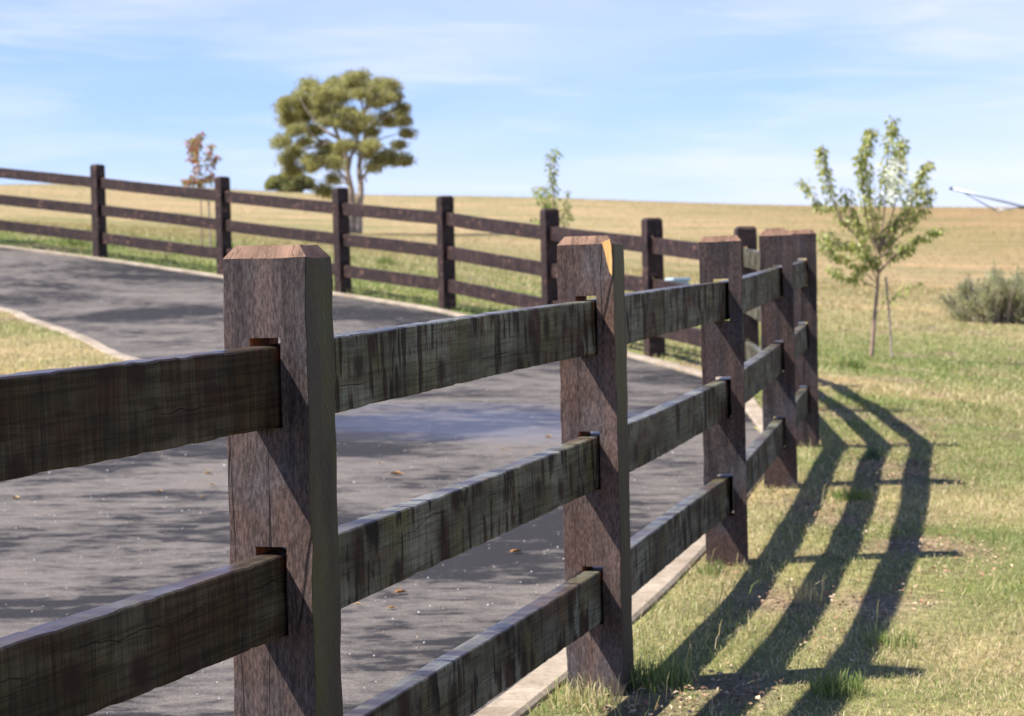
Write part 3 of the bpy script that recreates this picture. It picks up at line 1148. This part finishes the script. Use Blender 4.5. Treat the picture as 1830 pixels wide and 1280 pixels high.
limbs = [([(575, 1095), (572, 980), (575, 880), (560, 790), (545, 720), (540, 640), (500, 540), (460, 440), (440, 340), (450, 250)], .20, 0),
         ([(610, 1095), (612, 980), (618, 880), (622, 800), (612, 700), (630, 600), (650, 500), (640, 400), (620, 300)], .22, .3),
         ([(545, 720), (560, 640), (600, 540), (560, 420), (540, 320)], .12, .6), ([(622, 800), (660, 740), (720, 690), (800, 660)], .10, -.8),
         ([(560, 790), (500, 720), (470, 640)], .09, -1.0), ([(540, 640), (450, 560), (380, 540), (300, 470), (220, 400)], .11, .5),
         ([(500, 540), (400, 480), (320, 380), (280, 310)], .09, -.5), ([(650, 500), (720, 430), (790, 400), (850, 360)], .10, .5),
         ([(640, 400), (700, 320), (780, 250)], .08, -.4), ([(450, 560), (330, 590), (240, 610), (190, 570)], .07, .3), ([(630, 600), (740, 540), (870, 500)], .06, 0),
         ([(240, 610), (215, 660), (230, 710)], .04, .2), ([(500, 720), (400, 680), (380, 640)], .05, .3), ([(560, 800), (480, 780), (410, 820)], .06, -.3),
         ([(640, 400), (660, 300), (690, 220)], .07, .4), ([(650, 750), (655, 790), (660, 760)], .03, 0), ([(600, 540), (580, 480), (520, 460)], .05, -.6)]
for P_, r_, dy in limbs:
    pp = smooth_path([GL(a_, b_, dy * (i / max(1, len(P_) - 1)) if len(P_) > 6 else dy) for i, (a_, b_) in enumerate(P_)], 4)
    n_ = len(pp)
    tube_bm(bm, pp, [r_ * (1 - .78 * i / (n_ - 1)) for i in range(n_)], 7, .08)
for c0, rx, ry in cl3:                              # twigs inside the clumps
    for _ in range(3):
        e = c0 + Vector((random.uniform(-1, 1) * rx, random.uniform(-1, 1) * rx, random.uniform(-.2, .9) * ry))
        s_ = c0 + Vector((random.uniform(-.3, .3) * rx, 0, -ry * .9))
        tube_bm(bm, [s_, (s_ + e) / 2 + Vector((0, 0, .05)), e], [.03, .02, .01], 4)
me = bpy.data.meshes.new('trunk')
bm.to_mesh(me)
bm.free()
link('trunk', me, M_gumbark, gum, smooth=True)


# ------------------------------------------------------------------ generic bush made of leaf tufts
def bush(name, base, blobs, cols_, leaf, dens, label, cat='shrub', stems=6, upright=.4, mat=None):
    root = empty(name, base)
    tag(root, label, cat)
    Cs, Ds, Ls, Co = [], [], [], []
    bm = bmesh.new()
    for (c0, r_) in blobs:
        c0 = Vector(c0)
        n_ = int(dens * r_.x * max(r_.y, r_.z))
        d_ = rand_dir(n_)
        pos = np.array(c0) + d_ * (rng.random((n_, 1)) ** .4) * np.array([r_.x, r_.y, r_.z])
        pos += (vnoise(pos[:, 0] * 4, pos[:, 2] * 4, 8)[:, None] - .5) * .25 * r_.x
        pos = pos[pos[:, 2] > 0.0]
        n_ = len(pos)
        Cs.append(pos)
        Ds.append(d_[:n_] * .5 + rand_dir(n_) * .6 + np.array([0, 0, upright]))
        Ls.append(rng.uniform(.7, 1.3, n_) * leaf)
        Co.append(pick(cols_, n_, .22) * random.uniform(.85, 1.15))
        for _ in range(stems):
            e = c0 + Vector((random.uniform(-.7, .7) * r_.x, random.uniform(-.7, .7) * r_.y, random.uniform(0, .9) * r_.z))
            s_ = Vector((c0.x * .5, c0.y * .5, -.05))
            tube_bm(bm, [s_, (s_ + e) * .5 + Vector((0, 0, .05)), e], [leaf * .22, leaf * .16, leaf * .06], 5)
    C_ = np.concatenate(Cs)
    D_ = np.concatenate(Ds)
    L_ = np.concatenate(Ls)
    link('foliage', leaves_mesh('foliage', C_, D_, rand_dir(len(C_)), L_, L_ * .32, np.concatenate(Co)), mat or M_gum, root)
    me = bpy.data.meshes.new('stem')
    bm.to_mesh(me)
    bm.free()
    link('stem', me, M_gumbark, root)
    return root


# olive bush at the right edge
bs = hit(1775, 580)
kx = bs.y / FPX
blobs = []
for px, py, r_ in [(1712, 552, 26), (1735, 530, 30), (1765, 520, 32), (1790, 545, 34), (1815, 520, 34), (1750, 560, 28), (1850, 535, 42), (1890, 560, 36), (1820, 562, 26), (1925, 545, 34), (1718, 566, 20)]:
    p = at(px, py, bs.y) - bs
    for _ in range(4):
        q_ = Vector((random.uniform(-1, 1), random.uniform(-1, 1), random.uniform(.0, .75))) * r_ * kx
        blobs.append((p + q_, Vector((.22, .22, random.uniform(.45, .8))) * r_ * kx))
    r_ *= .9
    blobs.append((p + Vector((0, random.uniform(-.25, .25), 0)), Vector((r_ * kx, r_ * kx * 1.2, r_ * kx))))
bush('olive_bush', bs, blobs, [(.32, .32, .21), (.37, .36, .24), (.27, .275, .17), (.42, .39, .27)], .06, 8000,
     'soft grey green bush at the foot of the dry hill near the right edge', stems=7, upright=.7)

# low round tree peeping over the crest
bt = Vector((at(520, 330, 186).x, 186, T1(at(520, 330, 186).x, 186)))
blobs = []
for px, py, r_ in [(492, 326, 14), (512, 321, 16), (532, 324, 16), (550, 328, 13), (482, 332, 9), (520, 335, 22)]:
    p = at(px, py, 186) - bt
    kk = 186 / FPX
    blobs.append((p, Vector((r_ * kk, r_ * kk, r_ * kk * .8))))
dt = bush('distant_tree', bt, blobs, [(.28, .28, .15), (.32, .32, .17), (.24, .25, .13)], .24, 5000,
          'low dark green tree top showing over the hill crest left of the gum tree', 'tree', stems=4, upright=.1)
for ch in dt.children:
    if ch.name.startswith('foliage'):
        ch.name = 'crown'
    else:
        ch.name = 'trunk'


# ------------------------------------------------------------------ saplings
def sapling(name, base, Y, paths, leafcols, nper, label, leafL=.055, droop=.75, blossom=None, spread=.06, tr=.02, start=.3):
    root = empty(name, base)
    tag(root, label, 'tree')
    bm = bmesh.new()
    Cs, Ds, Ls, Co = [], [], [], []
    tip_pts = []
    for pi, (P_, r_, dens) in enumerate(paths):
        dyo = random.uniform(-.35, .35) if pi else 0
        n0 = len(P_)
        pts_ = []
        for i, (a_, b_) in enumerate(P_):
            p = at(a_, b_, Y) - Vector(base)
            p += Vector((0, dyo * (i / max(1, n0 - 1)), 0))
            pts_.append(p)
        pp = smooth_path(pts_, 6)
        n_ = len(pp)
        tube_bm(bm, pp, [r_ * (1 - .8 * i / (n_ - 1)) for i in range(n_)], 6, .05)
        if dens <= 0:
            continue
        Lp = sum((pp[i + 1] - pp[i]).length for i in range(n_ - 1))
        cnt = int(nper * Lp * dens)
        for _ in range(cnt):
            t = start + (1 - start) * random.random()
            f_ = t * (n_ - 1)
            i = min(int(f_), n_ - 2)
            p = pp[i].lerp(pp[i + 1], f_ - i)
            off = Vector(rand_dir(1)[0]) * random.uniform(.01, spread)
            off.z *= .6
            Cs.append(p + off)
            d = off.normalized() * .7 + Vector((0, 0, -droop)) + Vector(rand_dir(1)[0]) * .35
            Ds.append(d)
            Ls.append(random.uniform(.7, 1.25) * leafL)
            if random.random() < .3:
                tube_bm(bm, [p, p + off * .6 + Vector((0, 0, .01)), p + off], [.003, .0025, .0015], 3)
    C_ = np.array(Cs)
    L_ = np.array(Ls)
    link('crown', leaves_mesh('crown', C_, np.array(Ds), rand_dir(len(C_)), L_, L_ * .40, pick(leafcols, len(C_), .2)), M_leaf, root)
    if blossom:
        B_ = []
        for px, py, r_, n_ in blossom:
            c0 = at(px, py, Y - .32) - Vector(base)
            for _ in range(n_):
                B_.append(c0 + Vector((random.gauss(0, r_), random.gauss(0, r_), random.gauss(0, r_ * 1.3))))
        B_ = np.array(B_)
        nb = len(B_)
        link('blossom', leaves_mesh('blossom', B_, rand_dir(nb), rand_dir(nb), np.full(nb, .05), np.full(nb, .05), np.full((nb, 3), .82)), M_leaf, root)
    me = bpy.data.meshes.new('trunk')
    bm.to_mesh(me)
    bm.free()
    link('trunk', me, M_bark, root, smooth=True)
    return root


def z5(L_):
    return [(1380 + a_ / 2.56, 180 + b_ / 2.56) for a_, b_ in L_]


sb = hit(1557, 641)
SY = sb.y
br = [(z5([(452, 1190), (468, 1000), (482, 850), (488, 760), (492, 680)]), .030, 0),
      (z5([(488, 760), (400, 640), (310, 520), (260, 380), (238, 260), (240, 205)]), .014, 1),
      (z5([(330, 560), (270, 500), (205, 470), (165, 400), (135, 355)]), .008, .8),
      (z5([(490, 700), (430, 560), (405, 400), (390, 300), (400, 220)]), .012, 1),
      (z5([(490, 690), (450, 520), (430, 300), (440, 180), (455, 130)]), .012, 1),
      (z5([(492, 680), (510, 500), (515, 330), (530, 180), (545, 85)]), .013, 1),
      (z5([(495, 680), (560, 500), (590, 330), (600, 230), (620, 172)]), .012, 1),
      (z5([(495, 680), (590, 560), (650, 430), (670, 340), (705, 285)]), .011, 1),
      (z5([(495, 720), (580, 620), (650, 540), (690, 470), (690, 400)]), .010, 1),
      (z5([(490, 780), (570, 690), (640, 640), (700, 615), (738, 592)]), .009, .9),
      (z5([(490, 790), (560, 720), (620, 690), (655, 670)]), .008, .9),
      (z5([(484, 840), (400, 770), (320, 720), (250, 690), (222, 625)]), .009, .9),
      (z5([(484, 830), (420, 700), (350, 660), (290, 650), (270, 600)]), .009, 1),
      (z5([(482, 860), (400, 820), (330, 800), (280, 760)]), .007, 1),
      (z5([(486, 800), (440, 720), (400, 700), (370, 640)]), .007, 1.1),
      (z5([(488, 760), (460, 640), (420, 590), (370, 520), (350, 400)]), .009, 1.1),
      (z5([(492, 700), (530, 600), (560, 560), (610, 500), (630, 400)]), .009, 1.2),
      (z5([(492, 720), (500, 640), (470, 560), (480, 460)]), .009, 1.2),
      (z5([(488, 760), (520, 700), (545, 640), (560, 600)]), .007, 1.2),
      (z5([(486, 800), (470, 740), (430, 690), (400, 600)]), .007, 1.2),
      (z5([(488, 780), (440, 760), (400, 760), (390, 800)]), .006, 1.3),
      (z5([(470, 980), (540, 910), (600, 860), (655, 830)]), .006, .3)]
sapling('blossom_sapling', sb, SY, br, [(.35, .37, .11), (.43, .43, .15), (.25, .29, .08), (.54, .53, .26)], 210,
        'young pear tree with hanging green leaves and a patch of white blossom', leafL=.075, spread=.09,
        blossom=[(1380 + 545 / 2.56, 180 + 345 / 2.56, .06, 46), (1380 + 570 / 2.56, 180 + 385 / 2.56, .06, 40), (1380 + 548 / 2.56, 180 + 430 / 2.56, .04, 24), (1380 + 610 / 2.56, 180 + 400 / 2.56, .07, 40), (1380 + 575 / 2.56, 180 + 310 / 2.56, .06, 26)])


def stake(px0, py0, px1, py1, Y, label, r_=.017):
    b_ = at(px0, py0, Y)
    b_.z = T1(b_.x, b_.y) - .02
    t_ = at(px1, py1, Y)
    root_b = b_.copy()
    bm = bmesh.new()
    tube_bm(bm, smooth_path([Vector((0, 0, -.1)), (t_ - b_) * .5 + Vector((.006, 0, 0)), (t_ - b_)], 4), [r_, r_, r_, r_ * .95, r_ * .95, r_ * .9, r_ * .9, r_ * .85, r_ * .8], 5, .06)
    me = bpy.data.meshes.new('tree_stake')
    bm.to_mesh(me)
    bm.free()
    o = link('tree_stake', me, M_stake, None, root_b)
    tag(o, label, 'stake', 'wooden stakes beside the saplings')
    return o


stake(1595, 644, 1583, 495, SY, 'thin grey wooden stake standing beside the pear tree with white blossom')

# middle sapling behind the fence
e_ = at(988, 560, 25.5)
eb = Vector((e_.x, 25.5, T1(e_.x, 25.5)))


def z3(L_):
    return [(850 + a_ / 3.2, 240 + b_ / 3.2) for a_, b_ in L_]


mid = [([(988, 560), (986, 480), (985, 420), (988, 380)] + z3([(445, 400), (445, 300), (450, 200), (465, 75)]), .016, 1),
       (z3([(440, 520), (410, 430), (370, 370), (350, 330), (362, 292)]), .008, 1.2), (z3([(440, 500), (400, 420), (400, 350), (390, 310)]), .006, 1.2),
       (z3([(445, 540), (500, 470), (520, 400), (530, 315)]), .008, 1), (z3([(445, 600), (520, 500), (535, 430)]), .006, .8), (z3([(444, 560), (380, 500), (330, 480)]), .006, .6),
       (z3([(446, 360), (430, 250), (425, 160), (425, 95)]), .006, .9), (z3([(445, 480), (430, 420), (420, 390)]), .006, 1.3)]
sapling('slender_sapling', eb, 25.5, mid, [(.30, .35, .10), (.36, .40, .13), (.24, .28, .09), (.44, .44, .18)], 125, 'slender pale green sapling rising behind the middle of the far fence run',
        leafL=.062, spread=.06, start=.15)

# reddish sapling at left
l_ = hit(361, 446, 31)
LYY = l_.y


def z1(L_):
    return [(a_ / 2.56, b_ / 2.56) for a_, b_ in L_]


lft = [([(361, 446)] + z1([(922, 1050), (920, 950), (915, 860), (905, 780), (900, 700), (925, 600)]), .016, .9),
       (z1([(915, 860), (880, 760), (870, 680), (855, 625)]), .008, 1.0), (z1([(915, 850), (940, 780), (970, 740), (985, 710)]), .008, 1.1),
       (z1([(915, 870), (960, 830), (965, 780)]), .006, 1.0), (z1([(915, 900), (870, 860), (845, 830), (838, 815)]), .006, 1.1), (z1([(905, 780), (890, 700), (885, 610)]), .005, 1.0),
       (z1([(910, 800), (940, 720), (950, 650)]), .006, 1.0), (z1([(915, 890), (900, 840), (880, 800)]), .006, 1.2), (z1([(915, 880), (925, 820), (950, 800)]), .006, 1.4)]
sapling('red_leaf_sapling', l_, LYY, lft, [(.45, .13, .07), (.48, .22, .10), (.30, .28, .09), (.34, .30, .10), (.40, .10, .07), (.25, .25, .08)], 125,
        'slim sapling with red and green autumn leaves behind the left end of the fence', leafL=.075, spread=.07, start=.45)
stake(375, 446, 372, 345, LYY, 'thin pale stake beside the sapling with red leaves')

# ------------------------------------------------------------------ rotary clothes hoist (its mast stands just outside the frame)
M_galv = simple('galvanised_steel', (.36, .39, .44), .4, .5, .12, 8, .35)
M_joint = simple('dark_steel_joint', (.12, .12, .14), .5, .4, .2, 20, .3)
HY = 26.5
hub = at(1945, 398, HY)
hb = Vector((hub.x, HY, T1(hub.x, HY)))
hoist = empty('clothes_hoist', hb)
tag(hoist, 'grey metal rotary clothes line arm reaching into view at the right edge', 'clothes line')
hl = hub - hb


def tube_obj(name, pts_, r_, mat, parent, seg=10):
    bm = bmesh.new()
    tube_bm(bm, [Vector(p) for p in pts_], [r_] * len(pts_) if not isinstance(r_, list) else r_, seg)
    me = bpy.data.meshes.new(name)
    bm.to_mesh(me)
    bm.free()
    return link(name, me, mat, parent, smooth=True)


tube_obj('mast', [(hl.x, hl.y, -.2), (hl.x, hl.y, hl.z * .5), (hl.x, hl.y, hl.z + .05)], .026, M_galv, hoist)
tube_obj('hub', [(hl.x, hl.y, hl.z - .06), (hl.x, hl.y, hl.z + .03)], .05, M_joint, hoist)
tip = at(1700, 337, HY) - hb
av = tip - hl
j1 = at(1826, 370, HY) - hb
for q4 in range(4):
    rm = Matrix.Rotation(q4 * math.pi / 2, 3, 'Z')
    f = lambda p: hl + rm @ (Vector(p) - hl)
    arm = tube_obj('arm', [f(hl), f(hl + av * .5), f(tip)], .017, M_galv, hoist)
    b1 = at(1725, 346, HY) - hb
    b2 = at(1781, 377, HY) - hb
    b3 = at(1822, 371, HY) - hb
    tube_obj('brace', [f(b1), f(b1.lerp(b2, .5)), f(b2)], .009, M_galv, arm, 7)
    tube_obj('brace', [f(b2), f(b2.lerp(b3, .5)), f(b3)], .009, M_galv, arm, 7)
    tube_obj('end_cap', [f(tip + av * -.01), f(tip + av * .012)], .021, M_joint, arm)
    dd3 = (j1 - hl)
    tube_obj('bracket', [f(j1 - av * .012), f(j1 + av * .012)], .026, M_joint, arm)
for fr in (.34, .2):
    P_ = [hl + Matrix.Rotation(q4 * math.pi / 2, 3, 'Z') @ (av * fr) for q4 in range(5)]
    bm = bmesh.new()
    for a_, b_ in zip(P_[:-1], P_[1:]):
        tube_bm(bm, [a_, (a_ + b_) / 2 - Vector((0, 0, .02)), b_], [.0012] * 3, 4)
    me = bpy.data.meshes.new('line')
    bm.to_mesh(me)
    bm.free()
    link('line', me, M_galv, hoist)

# ------------------------------------------------------------------ small pale utility box and stone beyond the fence
ub = at(1212, 530, 24)
ub.z = T1(ub.x, 24)
topz = at(1212, 498, 24).z - ub.z
bx_ = empty('utility_box', ub, .25)
tag(bx_, 'low pale blue grey box seen between the rails, right of the sapling', 'box')
M_box = simple('pale_blue_paint', (.46, .54, .62), .5, .4, .1, 12)


def box_obj(name, sx_, sy_, sz, mat, parent, loc, bev=.01):
    bm = bmesh.new()
    bmesh.ops.create_cube(bm, size=1)
    bmesh.ops.scale(bm, vec=(sx_, sy_, sz), verts=bm.verts)
    bmesh.ops.bevel(bm, geom=list(bm.edges), offset=bev, segments=2, affect='EDGES')
    me = bpy.data.meshes.new(name)
    bm.to_mesh(me)
    bm.free()
    return link(name, me, mat, parent, loc)


box_obj('body', .19, .26, topz - .03, M_box, bx_, (0, 0, (topz - .03) / 2))
box_obj('lid', .225, .30, .04, M_box, bx_, (0, 0, topz - .01), .012)

# ------------------------------------------------------------------ grass


def scatter(n, ylo, yhi, pw=2.0, half=.34, pad=.6):
    """points in the wedge of view; density falls as 1/Y^pw"""
    u = rng.random(n)
    e = 2 - pw
    if abs(e) < 1e-6:
        y = ylo * (yhi / ylo) ** u
    else:
        y = (ylo ** e + u * (yhi ** e - ylo ** e)) ** (1 / e)
    x = (rng.random(n) * 2 - 1) * (half * y + pad)
    return x, y


def blades(x, y, z, L, Wd, lean, tone, name, label, cat, stuff=True):
    n = len(x)
    th = rng.random(n) * 2 * math.pi
    dx_, dy_ = np.cos(th), np.sin(th)
    up = np.sqrt(np.clip(1 - lean ** 2, .02, 1))
    ph = rng.random(n) * 2 * math.pi
    sx_, sy_ = np.cos(ph), np.sin(ph)
    b = np.stack([x, y, z - .004], 1)
    S = np.stack([sx_, sy_, np.zeros(n)], 1) * Wd[:, None] * .5
    m_ = b + np.stack([dx_ * lean * .45 * L, dy_ * lean * .45 * L, up * .62 * L], 1)
    t_ = b + np.stack([dx_ * lean * 1.05 * L, dy_ * lean * 1.05 * L, (up * .62 + .30 * up * (1 - lean)) * L], 1)
    V = np.stack([b - S, b + S, m_ + S * .75, m_ - S * .75, t_], 1).reshape(-1, 3)
    i = np.arange(n)[:, None] * 5
    F = np.concatenate([i, i + 1, i + 2, i + 3, i + 3, i + 2, i + 4], 1).ravel()
    lp = np.tile([4, 3], n)
    me = np_mesh(name, V, F, lp, np.repeat(tone, 5, axis=0))
    o = link(name, me, M_blade)
    if stuff:
        tag(o, label, cat, kind='stuff')
    return o


def grass_tone(x, y, n):
    d = dryness(x, y)
    r_ = rng.random(n)
    isdry = r_ < (d * .72 + .14)
    far = np.clip((y - 30) / 14, 0, 1)[:, None]
    g_ = pick([(.19, .23, .07), (.24, .285, .09), (.15, .19, .055), (.30, .325, .125)], n, .2)
    s_ = pick([(.56, .46, .27), (.49, .39, .22), (.64, .54, .35), (.40, .30, .17)], n, .18)
    s_ = s_ * (1 - far) + pick([(.38, .30, .155), (.32, .25, .125), (.43, .35, .20)], n, .18) * far
    return np.where(isdry[:, None], s_, g_)


def grass_layer(n, ylo, yhi, name, label, Lb, Wb, pw, ref):
    x, y = scatter(n, ylo, yhi, pw)
    keep = ~in_poly(x, y) & (near_kerb(x, y) > .075)
    # behind-the-camera-side strip left of the fence is road, so what is left is meadow
    cz = chipzone(x, y)
    keep &= rng.random(n) > cz * .93
    keep &= rng.random(n) < np.clip(.45 + fbm(x * 1.3, y * 1.3, 55) * .9, 0, 1)
    x, y = x[keep], y[keep]
    n = len(x)
    z = T(x, y) + np.where((y > 2) & (y < 45), (fbm(x * 1.1, y * 1.1, 3) - .5) * .05 * np.clip(near_kerb(x, y) / .6, 0, 1), 0)
    s = np.maximum(1, y / ref)
    L = Lb * rng.uniform(.45, 1.35, n) * (.7 + .7 * fbm(x * 2.2, y * 2.2, 66)) * s ** .35
    Wd = Wb * rng.uniform(.7, 1.3, n) * s ** .85
    lean = np.clip(rng.beta(3.6, 1.6, n), .1, .98)
    blades(x, y, z, L, Wd, lean, grass_tone(x, y, n), name, label, 'grass')


grass_layer(540000, 4.2, 16, 'lawn_grass', 'short mown green and straw grass on the verge outside the fence', .034, .0022, 1.6, 7.0)
grass_layer(230000, 15, 48, 'paddock_grass', 'coarser grass of the paddock beyond the fence', .045, .0030, 1.9, 7.0)
grass_layer(150000, 40, 185, 'dry_hill_grass', 'long dry tan grass covering the hillside', .042, .0030, 1.6, 9.0)

# island corner and a band along the foot of the fence get a few longer stems
x, y = scatter(9000, 4.6, 20, 1.6)
kd = near_kerb(x, y)
keep = ~in_poly(x, y) & (kd > .09) & ((kd < .42) | (rng.random(len(x)) < .10))
x, y = x[keep], y[keep]
n = len(x)
blades(x, y, T(x, y), rng.uniform(.06, .15, n), rng.uniform(.0018, .0034, n), np.clip(rng.beta(2, 3, n), .05, .9),
       pick([(.50, .42, .22), (.60, .50, .28), (.20, .25, .07), (.42, .33, .16)], n, .18), 'tall_grass_stems', 'longer straw coloured stems standing out of the verge along the fence foot', 'grass')

# wood chips and leaf litter
n = 42000
x = rng.uniform(.2, 3.4, n)
y = rng.uniform(4.6, 15, n)
keep = (rng.random(n) < chipzone(x, y)) & ~in_poly(x, y) & (near_kerb(x, y) > .1)
x2 = rng.uniform(.3, 6, 5000)
y2 = rng.uniform(4.6, 22, 5000)
k2 = ~in_poly(x2, y2) & (near_kerb(x2, y2) > .1) & (fbm(x2 * 1.7, y2 * 1.7, 31) > .56)
x, y = np.concatenate([x[keep], x2[k2]]), np.concatenate([y[keep], y2[k2]])
n = len(x)
z = T(x, y) + (fbm(x * 1.1, y * 1.1, 3) - .5) * .05 * np.clip(near_kerb(x, y) / .6, 0, 1) + rng.uniform(.004, .022, n)
dr = rand_dir(n) * np.array([1, 1, .28])
dr /= np.linalg.norm(dr, axis=1)[:, None]
Ln = rng.uniform(.008, .024, n)
me = leaves_mesh('leaf_litter', np.stack([x, y, z], 1), dr, np.tile([0.0, 0.0, 1.0], (n, 1)) + rand_dir(n) * .5, Ln, Ln * rng.uniform(.35, .8, n),
                 pick([(.38, .25, .15), (.46, .34, .22), (.24, .13, .08), (.44, .34, .22), (.36, .19, .11), (.16, .09, .06)], n, .15))
tag(link('leaf_litter', me, M_chip), 'brown and tan wood chips and leaf litter lying in patches on the verge', 'leaf litter', kind='stuff')

# grit on the road
n = 4200
x, y = scatter(n, 4, 30, 1.5)
keep = in_poly(x, y) & (x > -9)
x, y = x[keep], y[keep]
n = len(x)
z = T(x, y) - .010
r_ = rng.uniform(.0016, .0042, n) * np.where(rng.random(n) < .06, 2.0, 1)
oc = np.array([[1, 0, 0], [0, 1, 0], [-1, 0, 0], [0, -1, 0], [0, 0, 1], [0, 0, -.4]], float)
V = np.stack([x, y, z], 1)[:, None, :] + oc[None] * r_[:, None, None] * rng.uniform(.6, 1.3, (n, 6, 1))
tri = np.array([0, 1, 4, 1, 2, 4, 2, 3, 4, 3, 0, 4, 1, 0, 5, 2, 1, 5, 3, 2, 5, 0, 3, 5])
F = (np.arange(n)[:, None] * 6 + tri[None]).ravel()
me = np_mesh('grit', V.reshape(-1, 3), F, np.full(n * 8, 3), np.repeat(pick([(.62, .58, .52), (.40, .36, .32), (.75, .72, .66), (.45, .30, .18)], n, .1), 6, axis=0))
tag(link('grit', me, M_chip), 'loose pale grit and small stones scattered over the asphalt', 'grit', kind='stuff')

# ------------------------------------------------------------------ fallen leaves on the road, each a thing
leafspots = [(708, 849, .085, 'largest orange fallen leaf on the asphalt between the two nearest posts'),
             (922, 985, .06, 'tan fallen leaf on the asphalt between middle and bottom rails, left of the split post'),
             (716, 1060, .055, 'curled orange leaf on the asphalt just below the middle rail'),
             (700, 1086, .035, 'small brown leaf just below the curled orange leaf'),
             (980, 781, .06, 'orange leaf on the asphalt touching the left edge of the split post'),
             (372, 845, .05, 'tan leaf on the asphalt just left of the nearest post, upper one'),
             (380, 868, .035, 'small tan leaf on the asphalt just left of the nearest post, lower one'),
             (28, 892, .05, 'thin tan leaf on the asphalt at the left edge under the top rail'),
             (286, 882, .035, 'small brown leaf on the asphalt below the top rail'),
             (362, 888, .03, 'tiny brown leaf beside the nearest post'),
             (640, 1080, .03, 'tiny leaf on the asphalt right of the nearest post under the middle rail'),
             (680, 828, .03, 'tiny tan leaf a little above the largest orange leaf'),
             (900, 805, .03, 'tiny brown leaf on the bluish damp stretch of asphalt')]
for px, py, L_, lab in leafspots:
    p = hit(px, py)
    n_ = 9
    bm = bmesh.new()
    out_ = []
    for i in range(14):
        a_ = 2 * math.pi * i / 14
        rr_ = L_ * (.5 * (1 if i % 2 else .82))
        out_.append(bm.verts.new((math.cos(a_) * rr_, math.sin(a_) * rr_ * .5, .004 + .16 * L_ * abs(math.sin(a_)) ** 2 + random.uniform(0, .003))))
    c0 = bm.verts.new((0, 0, .003))
    for i in range(14):
        bm.faces.new([c0, out_[i], out_[(i + 1) % 14]])
    st_ = [bm.verts.new(q_) for q_ in ((-L_ * .5, -.001, .004), (-L_ * .8, 0, .008), (-L_ * .5, .001, .005))]
    bm.faces.new(st_)
    me = bpy.data.meshes.new('fallen_leaf')
    bm.to_mesh(me)
    bm.free()
    so = me
    o = link('fallen_leaf', so, simple('dry_leaf', random.choice([(.50, .28, .09), (.46, .30, .13), (.40, .20, .08)]), .7, .2, .25, 60), None, (p.x, p.y, p.z - .008), (0, 0, random.uniform(-.5, .5)))
    tag(o, lab, 'leaf', 'fallen leaves on the asphalt')

# ------------------------------------------------------------------ weed clumps


def clump(px, py, h_, n_, r_, cols_, label, name='grass_tuft', wide=.0035, cat='plant', lean=(2, 4)):
    p = hit(px, py)
    x = p.x + np.clip(rng.normal(size=n_) * .6, -1, 1) * r_
    y = p.y + np.clip(rng.normal(size=n_) * .6, -1, 1) * r_
    z = T(x, y)
    V0 = np.array([p.x, p.y, p.z])
    o = blades(x - p.x, y - p.y, z - p.z, h_ * rng.uniform(.4, 1.1, n_), np.full(n_, wide) * rng.uniform(.7, 1.3, n_), np.clip(rng.beta(*lean, n_), .05, .95),
               pick(cols_, n_, .15), name, None, None, stuff=False)
    o.location = p
    tag(o, label, cat, 'taller weeds and tufts in the grass')
    return o


gr_ = [(.13, .19, .05), (.17, .23, .06), (.22, .27, .09), (.36, .33, .15)]
clump(1172, 1225, .10, 420, .10, gr_, 'lush green grass tuft at the foot of the split post')
clump(1498, 1245, .085, 260, .07, gr_, 'bright green grass tuft near the bottom edge of the photo, in the fence shadow')
clump(1562, 826, .13, 90, .035, [(.12, .19, .11), (.10, .16, .09)], 'blue green weed standing in the rail shadows', wide=.006)
clump(1522, 893, .07, 320, .09, gr_, 'low green tuft in the shadow right of the fourth post')
clump(1522, 658, .12, 420, .12, gr_, 'green weed patch left of the pear tree trunk', wide=.009)
clump(1590, 1150, .06, 160, .07, gr_, 'short green tuft on the shadow edge at lower right')
clump(1270, 1030, .08, 120, .05, gr_, 'small green tuft against the third post')
clump(400, 447, .18, 200, .15, gr_, 'dark green weed beside the road behind the far fence at left', wide=.014)
clump(130, 442, .16, 260, .18, gr_, 'green weed at the kerb left of the far fence post', wide=.014)
clump(690, 473, .16, 200, .15, gr_, 'dark green tuft between the bottom rails of the far fence', wide=.014)
clump(1440, 1075, .13, 60, .06, [(.60, .50, .30), (.52, .40, .2)], 'dry straw seed stems in the sun between two rail shadows', wide=.0028)
clump(1050, 1262, .11, 200, .09, [(.60, .52, .30), (.52, .42, .22), (.22, .28, .08)], 'dry pale grass at the foot of the split post', wide=.0028)
